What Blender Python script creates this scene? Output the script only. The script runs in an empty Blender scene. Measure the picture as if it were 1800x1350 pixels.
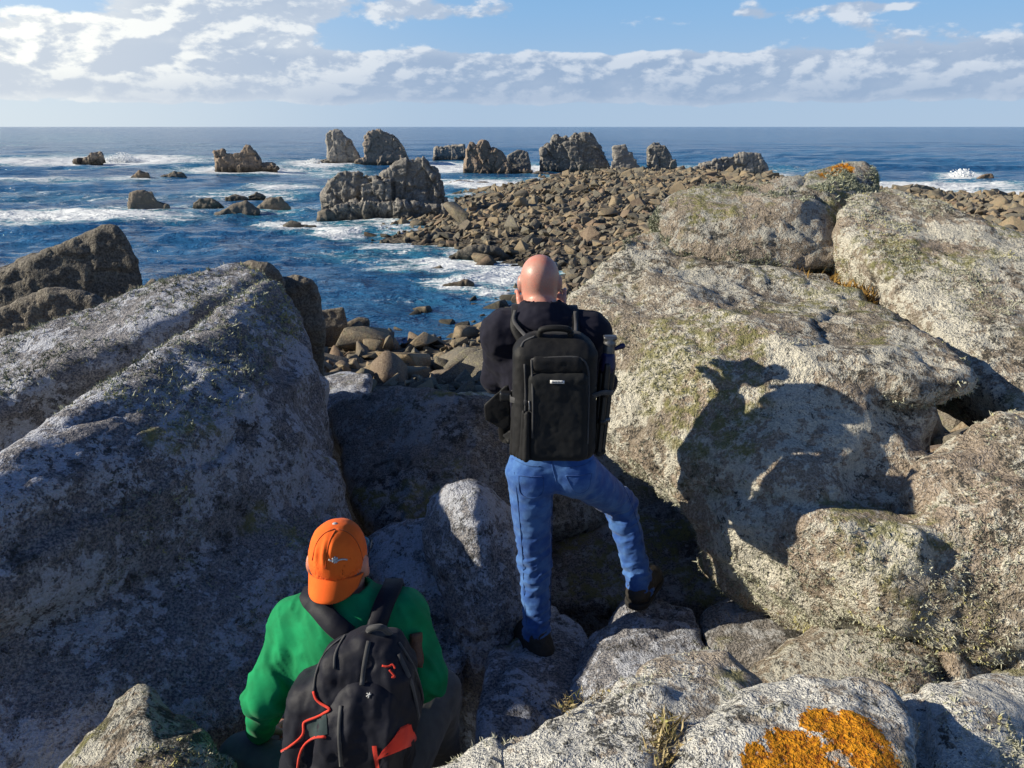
import bpy, bmesh, math, random
import numpy as np
from mathutils import Vector, Matrix

# ------------------------------------------------------------------ camera
SC = bpy.context.scene
COL = SC.collection
CAM_Z = 8.0                       # metres above the sea
PITCH = math.radians(18.4)
FPX = 1360.0                      # focal length in pixels of the 1800 px wide photograph
cam_data = bpy.data.cameras.new('camera')
cam_data.sensor_width = 36.0
cam_data.lens = 36.0 * FPX / 1800.0
cam_data.clip_start = 0.05
cam_data.clip_end = 90000.0
cam = bpy.data.objects.new('view_camera', cam_data)
cam.location = (0, 0, CAM_Z)
cam.rotation_euler = (math.pi / 2 - PITCH, 0, 0)
COL.objects.link(cam)
SC.camera = cam

# ------------------------------------------------------------------ light
SUN_AZ = math.radians(-94.0)      # measured from +Y (view direction) to the right
SUN_EL = math.radians(25.0)
SUN_DIR = Vector((math.sin(SUN_AZ) * math.cos(SUN_EL), math.cos(SUN_AZ) * math.cos(SUN_EL), math.sin(SUN_EL)))
sd_ = bpy.data.lights.new('sun', 'SUN')
sd_.energy = 5.0
sd_.angle = math.radians(0.53)
sd_.color = (1.0, 0.91, 0.74)
sun = bpy.data.objects.new('sun', sd_)
sun.rotation_euler = SUN_DIR.to_track_quat('Z', 'Y').to_euler()
sun.location = (-30, 5, 40)
COL.objects.link(sun)

SC.view_settings.view_transform = 'Standard'
SC.view_settings.look = 'None'
SC.view_settings.gamma = 1.0
SC.view_settings.use_curve_mapping = False
SC.view_settings.exposure = 0.42


class Nodes:
    """small helper for writing node trees"""
    def __init__(s, nt):
        s.nt = nt

    def n(s, typ, **kw):
        x = s.nt.nodes.new(typ)
        for k, v in kw.items():
            if k == 'inp':
                for kk, vv in v.items():
                    s.set(x.inputs[kk], vv)
            else:
                setattr(x, k, v)
        return x

    def set(s, sock, v):
        if isinstance(v, bpy.types.NodeSocket):
            s.nt.links.new(v, sock)
        elif isinstance(v, tuple) and len(v) == 3 and sock.type == 'RGBA':
            sock.default_value = (*v, 1.0)
        else:
            sock.default_value = v

    def m(s, op, a, b=0.0, c=0.0, clamp=False):
        x = s.nt.nodes.new('ShaderNodeMath')
        x.operation = op
        x.use_clamp = clamp
        s.set(x.inputs[0], a); s.set(x.inputs[1], b); s.set(x.inputs[2], c)
        return x.outputs[0]

    def vm(s, op, a, b=(0, 0, 0)):
        x = s.nt.nodes.new('ShaderNodeVectorMath')
        x.operation = op
        s.set(x.inputs[0], a)
        if op == 'SCALE':
            s.set(x.inputs['Scale'], b)
            return x.outputs[0]
        s.set(x.inputs[1], b)
        return x.outputs['Value'] if op in ('DOT_PRODUCT', 'LENGTH', 'DISTANCE') else x.outputs[0]

    def noise(s, vec, scale, detail=4.0, rough=0.55, dist=0.0, col=False):
        x = s.n('ShaderNodeTexNoise')
        s.set(x.inputs['Vector'], vec)
        x.inputs['Scale'].default_value = scale
        x.inputs['Detail'].default_value = detail
        x.inputs['Roughness'].default_value = rough
        x.inputs['Distortion'].default_value = dist
        return x.outputs['Color' if col else 'Fac']

    def voro(s, vec, scale, feature='F1', out='Distance', rnd=1.0):
        x = s.n('ShaderNodeTexVoronoi', feature=feature)
        s.set(x.inputs['Vector'], vec)
        x.inputs['Scale'].default_value = scale
        x.inputs['Randomness'].default_value = rnd
        return x.outputs[out]

    def ss(s, v, a, b, lo=0.0, hi=1.0):
        x = s.n('ShaderNodeMapRange', interpolation_type='SMOOTHSTEP')
        s.set(x.inputs['Value'], v)
        s.set(x.inputs['From Min'], a); s.set(x.inputs['From Max'], b)
        s.set(x.inputs['To Min'], lo); s.set(x.inputs['To Max'], hi)
        return x.outputs[0]

    def mix(s, f, a, b, blend='MIX'):
        x = s.n('ShaderNodeMix', data_type='RGBA', blend_type=blend)
        s.set(x.inputs[0], f)
        s.set(x.inputs[6], a); s.set(x.inputs[7], b)
        return x.outputs[2]

    def comb(s, x, y, z):
        c = s.n('ShaderNodeCombineXYZ')
        s.set(c.inputs[0], x); s.set(c.inputs[1], y); s.set(c.inputs[2], z)
        return c.outputs[0]

    def bump(s, h, strength=0.5, dist=0.02, nrm=None):
        b = s.n('ShaderNodeBump')
        b.inputs['Strength'].default_value = strength
        b.inputs['Distance'].default_value = dist
        s.set(b.inputs['Height'], h)
        if nrm is not None:
            s.set(b.inputs['Normal'], nrm)
        return b.outputs[0]


def new_mat(name):
    m = bpy.data.materials.new(name)
    m.use_nodes = True
    nt = m.node_tree
    for x in list(nt.nodes):
        nt.nodes.remove(x)
    N = Nodes(nt)
    out = N.n('ShaderNodeOutputMaterial')
    bs = N.n('ShaderNodeBsdfPrincipled')
    nt.links.new(bs.outputs[0], out.inputs[0])
    return m, N, bs


# ------------------------------------------------------------------ sky (clear blue, a bank of cumulus low over the sea)
W = bpy.data.worlds.new('World')
SC.world = W
W.use_nodes = True
nt = W.node_tree
for x in list(nt.nodes):
    nt.nodes.remove(x)
N = Nodes(nt)
wo = N.n('ShaderNodeOutputWorld')
bg = N.n('ShaderNodeBackground')
bg.inputs['Strength'].default_value = 0.054
nt.links.new(bg.outputs[0], wo.inputs[0])
sky = N.n('ShaderNodeTexSky', sky_type='NISHITA')
sky.sun_disc = False
sky.sun_elevation = SUN_EL
sky.sun_rotation = SUN_AZ
sky.altitude = 10.0
sky.air_density = 1.3
sky.dust_density = 0.15
sky.ozone_density = 5.0
tc = N.n('ShaderNodeTexCoord')
d = N.vm('NORMALIZE', tc.outputs['Generated'])
sep = N.n('ShaderNodeSeparateXYZ')
nt.links.new(d, sep.inputs[0])
az = N.m('MULTIPLY', N.m('ARCTAN2', sep.outputs[0], sep.outputs[1]), 57.2958)
el = N.m('MULTIPLY', N.m('ARCSINE', sep.outputs[2]), 57.2958)
sunny = N.vm('DOT_PRODUCT', d, tuple(SUN_DIR))            # 1 towards the sun


def gauss(a0, e0, ra, re, amp):
    u = N.m('DIVIDE', N.m('SUBTRACT', az, a0), ra)
    v = N.m('DIVIDE', N.m('SUBTRACT', el, e0), re)
    r = N.m('ADD', N.m('MULTIPLY', u, u), N.m('MULTIPLY', v, v))
    return N.m('MULTIPLY', N.m('EXPONENT', N.m('MULTIPLY', r, -1.0)), amp)


def cloud_noise(da, de):
    a = N.m('ADD', az, da)
    e = N.m('ADD', el, de)
    q = N.comb(N.m('MULTIPLY', a, 0.21), N.m('MULTIPLY', e, 0.42), 8.1)
    big = N.noise(q, 1.0, 9.0, 0.56, 0.1)
    return big


n0 = cloud_noise(0, 0)
n1 = cloud_noise(-0.6, 0.40)
prof = N.ss(el, 0.7, 2.2, -0.34, 0.31)
prof = N.m('ADD', prof, N.ss(el, 4.0, 5.3, 0.0, -0.46))
prof = N.m('ADD', prof, N.ss(el, 9.0, 22.0, 0.0, -0.14))
for g in ((-19, 6.8, 7, 2.6, 0.50), (-31, 5.0, 9, 2.0, 0.34), (-6, 7.2, 7, 0.7, 0.16), (14, 6.7, 7, 0.55, 0.20), (23, 7.0, 5, 0.35, 0.18), (-27, 7.0, 3.0, 0.8, -0.16),
          (24, 5.2, 9, 0.6, 0.10)):
    prof = N.m('ADD', prof, gauss(*g))
dn = N.m('ADD', n0, prof)
cov = N.ss(dn, 0.47, 0.57)
lit = N.ss(N.m('SUBTRACT', n0, n1), -0.04, 0.075)
thick = N.ss(dn, 0.52, 0.86)
base_dark = N.ss(el, 1.4, 4.2, 0.0, 1.0)
glow = N.ss(sunny, -0.05, 0.52)
lit = N.m('MULTIPLY', lit, N.m('ADD', N.m('MULTIPLY', base_dark, 0.75), 0.25), clamp=True)
shade_c = N.mix(glow, (5.0, 6.7, 9.4), (7.8, 9.0, 10.8))
light_c = N.mix(glow, (10.4, 11.4, 12.8), (16.4, 16.4, 15.4))
edge = N.m('SUBTRACT', 1.0, thick)
cl = N.mix(N.m('ADD', N.m('ADD', N.m('MULTIPLY', lit, 0.85), N.m('MULTIPLY', glow, 0.22)), N.m('MULTIPLY', edge, 0.25), clamp=True), shade_c, light_c)
# pale moist air just over the horizon
mist = N.ss(el, 7.0, 19.0, 0.92, 0.0)
mist = N.m('MULTIPLY', mist, N.ss(el, -0.5, 0.05))
mist_c = N.mix(glow, N.mix(N.ss(el, 0.0, 9.0), (6.6, 8.8, 11.6), (3.9, 7.4, 12.0)), N.mix(N.ss(el, 0.0, 9.0), (11.2, 12.6, 13.6), (7.2, 10.2, 13.8)))
tint = N.mix(1.0, sky.outputs[0], (0.82, 0.98, 1.32), 'MULTIPLY')
clear = N.mix(mist, tint, mist_c)
skyc = N.vm('SCALE', N.mix(N.m('MULTIPLY', cov, 0.93), clear, cl), 0.92)
nt.links.new(skyc, bg.inputs['Color'])

# ------------------------------------------------------------------ geometry helpers
SP, CP = math.sin(PITCH), math.cos(PITCH)


def at(px, py, D):
    """world point seen at pixel (px, py) of the photograph, D metres ahead"""
    u = (px - 900.0) / FPX
    v = (675.0 - py) / FPX
    t = D / (v * SP + CP)
    return np.array([u * t, D, CAM_Z + t * (v * CP - SP)])


def on_plane(px, py, z=0.0):
    """world point seen at a pixel on the level z"""
    u = (px - 900.0) / FPX
    v = (675.0 - py) / FPX
    dz = v * CP - SP
    t = (z - CAM_Z) / dz
    return np.array([u * t, t * (v * SP + CP), z])


def to_px(x, y, z):
    dz = z - CAM_Z
    f = y * CP - dz * SP
    return 900 + FPX * x / f, 675 - FPX * (y * SP + dz * CP) / f


def hash3(ix, iy, iz, seed):
    h = (ix.astype(np.uint32) * np.uint32(374761393) + iy.astype(np.uint32) * np.uint32(668265263)
         + iz.astype(np.uint32) * np.uint32(2147483647) + np.uint32((seed * 1274126177) & 0xffffffff))
    h = (h ^ (h >> np.uint32(13))) * np.uint32(1274126177)
    h = h ^ (h >> np.uint32(16))
    h = h * np.uint32(2246822519)
    h = h ^ (h >> np.uint32(15))
    return (h & np.uint32(0xffffff)).astype(np.float32) / 8388607.5 - 1.0


def vnoise(p, seed=0):
    """value noise in -1..1, p (n,3)"""
    f = np.floor(p)
    i = f.astype(np.int64)
    t = (p - f).astype(np.float32)
    t = t * t * t * (t * (t * 6 - 15) + 10)
    r = 0
    for dx in (0, 1):
        wx = t[:, 0] if dx else 1 - t[:, 0]
        for dy in (0, 1):
            wy = t[:, 1] if dy else 1 - t[:, 1]
            for dz in (0, 1):
                wz = t[:, 2] if dz else 1 - t[:, 2]
                r = r + wx * wy * wz * hash3(i[:, 0] + dx, i[:, 1] + dy, i[:, 2] + dz, seed)
    return r


def fbm(p, octaves=4, seed=0, gain=0.5, lac=2.03, ridged=False):
    a, r, tot = 1.0, 0, 0
    p = np.asarray(p, dtype=np.float64)
    for o in range(octaves):
        n = vnoise(p + 17.3 * o, seed + o)
        if ridged:
            n = 1 - 2 * np.abs(n)
        r = r + a * n
        tot += a
        a *= gain
        p = p * lac
    return r / tot


def cells(p, seed=0):
    """(random value of nearest cell, distance to the border between cells)"""
    f = np.floor(p).astype(np.int64)
    d1 = np.full(len(p), 9.0); d2 = np.full(len(p), 9.0); v = np.zeros(len(p))
    for dx in (-1, 0, 1):
        for dy in (-1, 0, 1):
            for dz in (-1, 0, 1):
                c = f + (dx, dy, dz)
                q = [c[:, k] + 0.5 + 0.42 * hash3(c[:, 0], c[:, 1], c[:, 2], seed + k) for k in range(3)]
                dd = np.sqrt((q[0] - p[:, 0]) ** 2 + (q[1] - p[:, 1]) ** 2 + (q[2] - p[:, 2]) ** 2)
                vv = hash3(c[:, 0], c[:, 1], c[:, 2], seed + 9)
                near = dd < d1
                d2 = np.where(near, d1, np.minimum(d2, dd))
                v = np.where(near, vv, v)
                d1 = np.where(near, dd, d1)
    return v, d2 - d1


def mesh_np(name, verts, faces, smooth=True, mat=None):
    """mesh from arrays; faces (m,3) or (m,4)"""
    verts = np.asarray(verts, dtype=np.float32)
    faces = np.asarray(faces, dtype=np.int32)
    me = bpy.data.meshes.new(name)
    k = faces.shape[1]
    me.vertices.add(len(verts))
    me.vertices.foreach_set('co', verts.ravel())
    me.loops.add(faces.size)
    me.loops.foreach_set('vertex_index', faces.ravel())
    me.polygons.add(len(faces))
    me.polygons.foreach_set('loop_start', np.arange(0, faces.size, k, dtype=np.int32))
    me.polygons.foreach_set('use_smooth', np.full(len(faces), smooth))
    me.update(calc_edges=True)
    if mat:
        me.materials.append(mat)
    return me


def link(name, me, parent=None, loc=None):
    o = bpy.data.objects.new(name, me)
    COL.objects.link(o)
    if parent is not None:
        o.parent = parent
    if loc is not None:
        o.location = tuple(float(c) for c in loc)
    return o


def tag(o, label=None, cat=None, group=None, kind=None):
    if label: o['label'] = label
    if cat: o['category'] = cat
    if group: o['group'] = group
    if kind: o['kind'] = kind
    return o


def rebase(o, origin):
    """move the object's origin (world-space mesh) to a point"""
    v = Vector([float(c) for c in origin])
    o.data.transform(Matrix.Translation(-v))
    o.location = v
    return o


CO = np.array([[0, 0, 0], [1, 0, 0], [0, 1, 0], [1, 1, 0], [0, 0, 1], [1, 0, 1], [0, 1, 1], [1, 1, 1]])
ED = [(0, 1), (2, 3), (4, 5), (6, 7), (0, 2), (1, 3), (4, 6), (5, 7), (0, 4), (1, 5), (2, 6), (3, 7)]


def surface_nets(f, lo, h):
    s = f < 0
    nx, ny, nz = (k - 1 for k in f.shape)
    cnt = np.zeros((nx, ny, nz), np.uint8)
    for c in CO:
        cnt += s[c[0]:c[0] + nx, c[1]:c[1] + ny, c[2]:c[2] + nz]
    act = (cnt > 0) & (cnt < 8)
    I = np.argwhere(act)
    idx = np.full(act.shape, -1, np.int32)
    idx[act] = np.arange(len(I))
    V = np.stack([f[I[:, 0] + c[0], I[:, 1] + c[1], I[:, 2] + c[2]] for c in CO], 1)
    acc = np.zeros((len(I), 3)); num = np.zeros(len(I))
    for a, b in ED:
        va, vb = V[:, a], V[:, b]
        m = (va < 0) != (vb < 0)
        t = va[m] / (va[m] - vb[m])
        acc[m] += CO[a] + t[:, None] * (CO[b] - CO[a])
        num[m] += 1
    verts = np.asarray(lo) + h * (I + acc / num[:, None])
    F = []
    for ax in range(3):
        sa = np.moveaxis(s, ax, 0)
        ia = np.moveaxis(idx, ax, 0)
        e = sa[:-1] != sa[1:]
        e[:, 0, :] = e[:, -1, :] = False
        e[:, :, 0] = e[:, :, -1] = False
        E = np.argwhere(e)
        i, j, k = E[:, 0], E[:, 1], E[:, 2]
        q = np.stack([ia[i, j - 1, k - 1], ia[i, j, k - 1], ia[i, j, k], ia[i, j - 1, k]], 1)
        flip = sa[i, j, k]
        if ax == 1:
            flip = ~flip
        q[~flip] = q[~flip][:, ::-1]
        F.append(q)
    F = np.concatenate(F)
    F = F[(F >= 0).all(1)]
    return verts, F


class Field:
    """signed distance field on a grid"""
    def __init__(s, lo, hi, h):
        s.lo = np.asarray(lo, float); s.h = h
        n = np.ceil((np.asarray(hi, float) - s.lo) / h).astype(int) + 1
        s.f = np.full(n, 0.5, np.float32)
        s.ax = [s.lo[k] + h * np.arange(n[k]) for k in range(3)]

    def sub(s, lo, hi, pad):
        sl = []
        for k in range(3):
            a = int(max(0, np.floor((lo[k] - pad - s.lo[k]) / s.h)))
            b = int(min(s.f.shape[k], np.ceil((hi[k] + pad - s.lo[k]) / s.h) + 1))
            sl.append(slice(a, max(a, b)))
        X = s.ax[0][sl[0]][:, None, None]; Y = s.ax[1][sl[1]][None, :, None]; Z = s.ax[2][sl[2]][None, None, :]
        return tuple(sl), X, Y, Z

    def put(s, sl, d, k, op='add'):
        a = s.f[sl]
        if op == 'cut':
            d = -d
            hh = np.clip(0.5 - 0.5 * (d - a) / max(k, 1e-6), 0, 1) if k > 0 else None
            s.f[sl] = np.maximum(a, d) if k <= 0 else (a * hh + d * (1 - hh) + k * hh * (1 - hh))
            return
        if k > 0:
            hh = np.clip(0.5 + 0.5 * (a - d) / k, 0, 1)
            s.f[sl] = a * (1 - hh) + d * hh - k * hh * (1 - hh)
        else:
            s.f[sl] = np.minimum(a, d)

    def cone(s, a, b, ra, rb, k=0.02, flat=None, q=1.0, op='add'):
        a = np.asarray(a, float); b = np.asarray(b, float)
        r = max(ra, rb)
        sl, X, Y, Z = s.sub(np.minimum(a, b) - r, np.maximum(a, b) + r, 2 * k + 3 * s.h)
        if s.f[sl].size == 0:
            return
        ab = b - a
        L2 = max(ab @ ab, 1e-9)
        t = np.clip(((X - a[0]) * ab[0] + (Y - a[1]) * ab[1] + (Z - a[2]) * ab[2]) / L2, 0, 1)
        dx = X - a[0] - t * ab[0]; dy = Y - a[1] - t * ab[1]; dz = Z - a[2] - t * ab[2]
        if flat is not None:
            w = np.asarray(flat, float); w = w / np.linalg.norm(w)
            g = (dx * w[0] + dy * w[1] + dz * w[2]) * (q - 1)
            dx = dx + g * w[0]; dy = dy + g * w[1]; dz = dz + g * w[2]
        d = np.sqrt(dx * dx + dy * dy + dz * dz) - (ra + t * (rb - ra))
        s.put(sl, d.astype(np.float32), k, op)

    def ell(s, c, r, k=0.02, rot=None, op='add'):
        c = np.asarray(c, float); r = np.asarray(r, float)
        rr = r.max() if rot is not None else r
        sl, X, Y, Z = s.sub(c - rr, c + rr, 2 * k + 3 * s.h)
        if s.f[sl].size == 0:
            return
        x, y, z = X - c[0], Y - c[1], Z - c[2]
        if rot is not None:
            M = np.array(rot.to_3x3()).T if hasattr(rot, 'to_3x3') else np.asarray(rot).T
            x, y, z = (M[i][0] * x + M[i][1] * y + M[i][2] * z for i in range(3))
        k0 = np.sqrt((x / r[0]) ** 2 + (y / r[1]) ** 2 + (z / r[2]) ** 2)
        k1 = np.sqrt((x / r[0] ** 2) ** 2 + (y / r[1] ** 2) ** 2 + (z / r[2] ** 2) ** 2) + 1e-9
        s.put(sl, (k0 * (k0 - 1) / k1).astype(np.float32), k, op)

    def box(s, c, hs, rnd=0.02, k=0.01, rot=None, op='add'):
        c = np.asarray(c, float); hs = np.asarray(hs, float)
        rr = np.full(3, np.linalg.norm(hs)) if rot is not None else hs
        sl, X, Y, Z = s.sub(c - rr, c + rr, 2 * k + 3 * s.h)
        if s.f[sl].size == 0:
            return
        x, y, z = X - c[0], Y - c[1], Z - c[2]
        if rot is not None:
            M = np.asarray(rot.to_3x3() if hasattr(rot, 'to_3x3') else rot).T
            x, y, z = (M[i][0] * x + M[i][1] * y + M[i][2] * z for i in range(3))
        qx, qy, qz = np.abs(x) - (hs[0] - rnd), np.abs(y) - (hs[1] - rnd), np.abs(z) - (hs[2] - rnd)
        d = np.sqrt(np.maximum(qx, 0) ** 2 + np.maximum(qy, 0) ** 2 + np.maximum(qz, 0) ** 2) \
            + np.minimum(np.maximum(qx, np.maximum(qy, qz)), 0) - rnd
        s.put(sl, d.astype(np.float32), k, op)

    def half(s, pt, nrm, k=0.0):
        """cut away everything on the side the normal points to"""
        nrm = np.asarray(nrm, float); nrm = nrm / np.linalg.norm(nrm)
        X = s.ax[0][:, None, None]; Y = s.ax[1][None, :, None]; Z = s.ax[2][None, None, :]
        d = (X - pt[0]) * nrm[0] + (Y - pt[1]) * nrm[1] + (Z - pt[2]) * nrm[2]
        s.f = np.maximum(s.f, d.astype(np.float32))

    def hull(s, pts, op='add', k=0.0):
        bm = bmesh.new()
        for p in pts:
            bm.verts.new([float(c) for c in p])
        bmesh.ops.convex_hull(bm, input=bm.verts)
        planes = []
        for f in bm.faces:
            n = np.array(f.normal); dd = float(n @ np.array(f.verts[0].co))
            if f.calc_area() < 1e-6:
                continue
            if not any(n @ q[0] > 0.9995 and abs(dd - q[1]) < 1e-3 for q in planes):
                planes.append((n, dd))
        bm.free()
        pts = np.asarray(pts)
        c = pts.mean(0)
        sl, X, Y, Z = s.sub(pts.min(0), pts.max(0), 4 * s.h + k)
        d = np.full(s.f[sl].shape, -9.0, np.float32)
        for n, dd in planes:
            if n @ c > dd:
                n, dd = -n, -dd
            np.maximum(d, (X * n[0] + Y * n[1] + Z * n[2] - dd).astype(np.float32), out=d)
        s.put(sl, d, k, op)

    def blur(s, n):
        f = s.f
        for _ in range(n):
            for ax in range(3):
                g = np.moveaxis(f, ax, 0)
                o = g.copy()
                o[1:-1] = 0.25 * g[:-2] + 0.5 * g[1:-1] + 0.25 * g[2:]
                f = np.moveaxis(o, 0, ax)
        s.f = np.ascontiguousarray(f)

    def mesh(s):
        s.f[0] = s.f[-1] = 0.5; s.f[:, 0] = s.f[:, -1] = 0.5; s.f[:, :, 0] = s.f[:, :, -1] = 0.5
        return surface_nets(s.f, s.lo, s.h)


def vnormals(v, F):
    n = np.zeros_like(v)
    a = np.cross(v[F[:, 2]] - v[F[:, 0]], v[F[:, 3 if F.shape[1] == 4 else 1]] - v[F[:, 1 if F.shape[1] == 4 else 0]])
    for k in range(F.shape[1]):
        np.add.at(n, F[:, k], a)
    return n / (np.linalg.norm(n, axis=1)[:, None] + 1e-12)


def attr(me, name, vals):
    a = me.attributes.new(name, 'FLOAT', 'POINT')
    a.data.foreach_set('value', np.asarray(vals, dtype=np.float32))

# ------------------------------------------------------------------ rock materials
def granite(name, a=(0.36, 0.31, 0.27), b=(0.22, 0.20, 0.185), pale=(0.62, 0.61, 0.56), pale_amt=0.5, green_amt=0.35,
            dark_amt=0.5, orange=None, seed=0.0, bump=1.0, rough=0.9, dark_w=0.18, grain=0.36):
    """granite under crusts of pale, dark and yellow-green lichen; the broad patches come as mesh attributes (see lichen_attrs),
    the fine mottle is made here; orange = list of (x, y, z, radius) in object space"""
    m, N, bs = new_mat(name)
    tc = N.n('ShaderNodeTexCoord')
    A = lambda k: N.n('ShaderNodeAttribute', attribute_name=k).outputs['Fac']
    p = N.vm('ADD', tc.outputs['Object'], (seed, seed * 1.7, -seed))
    mott = N.noise(p, 24.0, 5, 0.72)
    fine = N.noise(p, 95.0, 2, 0.65)
    dk = N.noise(p, 17.0, 4, 0.72)
    col = N.mix(N.ss(A('lo'), -0.25, 0.25), a, b)
    col = N.mix(grain, col, N.mix(N.ss(fine, 0.36, 0.64), (0.05, 0.045, 0.04), (0.74, 0.66, 0.58)))
    # pale crust: broad patches broken by a fine mottle, and round rosettes
    t0 = 0.5 - 0.34 * (pale_amt - 0.5)
    crust = N.ss(N.m('ADD', mott, N.m('MULTIPLY', A('mid'), 0.34)), t0 + 0.0, t0 + 0.06)
    pm = N.m('MAXIMUM', N.m('MULTIPLY', crust, 0.9), N.m('MULTIPLY', A('ros'), N.ss(fine, 0.30, 0.55)))
    pc = N.mix(N.ss(fine, 0.30, 0.62), N.mix(0.45, pale, (0.24, 0.24, 0.22)), pale)
    col = N.mix(pm, col, pc)
    # dark lichen
    t1 = 0.62 - 0.14 * (dark_amt - 0.5)
    dm = N.ss(N.m('ADD', N.m('ADD', N.m('MULTIPLY', dk, 0.6), N.m('MULTIPLY', fine, 0.4)), N.m('MULTIPLY', A('dark'), dark_w)), t1 - 0.04, t1 + 0.03)
    col = N.mix(N.m('MULTIPLY', dm, 0.88), col, (0.040, 0.040, 0.036))
    # yellow-green lichen
    t2 = 0.30 - 0.7 * (green_amt - 0.5)
    gm = N.m('MULTIPLY', N.ss(A('green'), t2, t2 + 0.25), N.ss(dk, 0.42, 0.58))
    col = N.mix(N.m('MULTIPLY', gm, 0.8), col, N.mix(fine, (0.13, 0.13, 0.04), (0.44, 0.42, 0.18)))
    if orange:
        om = None
        for (ox, oy, oz, orad) in orange:
            dd = N.vm('DISTANCE', tc.outputs['Object'], (ox, oy, oz))
            g = N.ss(dd, orad, orad * 0.35)
            om = g if om is None else N.m('MAXIMUM', om, g)
        on = N.m('ADD', N.m('ADD', N.m('MULTIPLY', N.noise(p, 12.0, 5, 0.7), 0.50), N.m('MULTIPLY', N.noise(p, 48.0, 4, 0.75), 0.46)), N.m('MULTIPLY', om, 0.30))
        om = N.m('MULTIPLY', N.ss(on, 0.645, 0.70), N.ss(om, 0.0, 0.12))
        oc = N.mix(N.ss(N.m('ADD', N.m('MULTIPLY', mott, 0.5), N.m('MULTIPLY', fine, 0.5)), 0.36, 0.62), (0.30, 0.075, 0.006), (0.86, 0.37, 0.02))
        col = N.mix(om, col, oc)
    N.nt.links.new(col, bs.inputs['Base Color'])
    bs.inputs['Roughness'].default_value = rough
    bs.inputs['Specular IOR Level'].default_value = 0.2
    h = N.m('ADD', N.m('ADD', mott, N.m('MULTIPLY', dk, 0.8)), N.m('MULTIPLY', fine, 0.30))
    N.nt.links.new(N.bump(h, 1.0, 0.058 * bump), bs.inputs['Normal'])
    return m


def lichen_attrs(me, v, n, seed):
    attr(me, 'lo', fbm(v * 1.9, 3, seed + 60))
    attr(me, 'mid', fbm(v * 5.0, 4, seed + 61, gain=0.65))
    attr(me, 'dark', fbm(v * 3.3, 4, seed + 62, gain=0.6))
    attr(me, 'green', fbm(v * 2.3, 4, seed + 63, gain=0.6) + 0.25 * n[:, 2])
    w = v + 0.05 * np.stack([vnoise(v * 9.0, seed + k) for k in range(3)], 1)
    f = np.floor(w * 7.0).astype(np.int64)
    best = np.full(len(v), 9.0)
    for dx in (-1, 0, 1):
        for dy in (-1, 0, 1):
            for dz in (-1, 0, 1):
                c = f + (dx, dy, dz)
                on = hash3(c[:, 0], c[:, 1], c[:, 2], seed + 8) > 0.15
                rad = 0.22 + 0.22 * (hash3(c[:, 0], c[:, 1], c[:, 2], seed + 4) * 0.5 + 0.5)
                q = [c[:, k] + 0.5 + 0.45 * hash3(c[:, 0], c[:, 1], c[:, 2], seed + k) - w[:, k] * 7.0 for k in range(3)]
                dd = np.sqrt(q[0] ** 2 + q[1] ** 2 + q[2] ** 2) / rad
                best = np.where(on, np.minimum(best, dd), best)
    attr(me, 'ros', np.clip((1.05 - best) * 4, 0, 1) * np.clip(0.55 + 0.9 * fbm(v * 1.1, 2, seed + 70), 0, 1))


def shore_rock(name, a, b, c, tide=None, scale=1.0, bump=0.8):
    """weathered granite of the stacks and of the shore; tide = height under which black lichen and weed darken it"""
    m, N, bs = new_mat(name)
    tc = N.n('ShaderNodeTexCoord')
    geo = N.n('ShaderNodeNewGeometry')
    oi = N.n('ShaderNodeObjectInfo')
    at_ = N.n('ShaderNodeAttribute', attribute_name='tint')
    t = N.m('FRACT', N.m('ADD', at_.outputs['Fac'], oi.outputs['Random']))
    p = N.vm('ADD', tc.outputs['Object'], N.comb(N.m('MULTIPLY', t, 37.0), 0, 0))
    n = N.noise(p, 0.9 * scale, 2, 0.65)
    col = N.mix(N.ss(N.m('ADD', N.m('MULTIPLY', n, 0.5), N.m('MULTIPLY', t, 0.5)), 0.32, 0.56), a, b)
    col = N.mix(N.ss(N.noise(p, 3.0 * scale, 3, 0.7), 0.5, 0.68), col, c)
    col = N.mix(N.m('MULTIPLY', N.ss(t, 0.72, 1.0), 0.7), col, (0.27, 0.15, 0.075))
    col = N.mix(0.35, col, N.mix(N.ss(N.noise(p, 14.0 * scale, 2, 0.75), 0.34, 0.66), (0.03, 0.028, 0.025), (0.42, 0.38, 0.31)))
    if tide is not None:
        sp = N.n('ShaderNodeSeparateXYZ')
        N.nt.links.new(geo.outputs['Position'], sp.inputs[0])
        tz = N.m('ADD', sp.outputs[2], N.m('MULTIPLY', N.m('SUBTRACT', N.noise(p, 1.1, 3), 0.5), 1.1))
        wet = N.ss(tz, tide, tide * 0.2)
        col = N.mix(N.m('MULTIPLY', wet, 0.8), col, (0.035, 0.032, 0.024))
    N.nt.links.new(col, bs.inputs['Base Color'])
    bs.inputs['Roughness'].default_value = 0.82
    bs.inputs['Specular IOR Level'].default_value = 0.3
    h = N.noise(p, 2.4 * scale, 5, 0.74)
    N.nt.links.new(N.bump(h, bump, 0.25 / scale), bs.inputs['Normal'])
    return m


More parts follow.
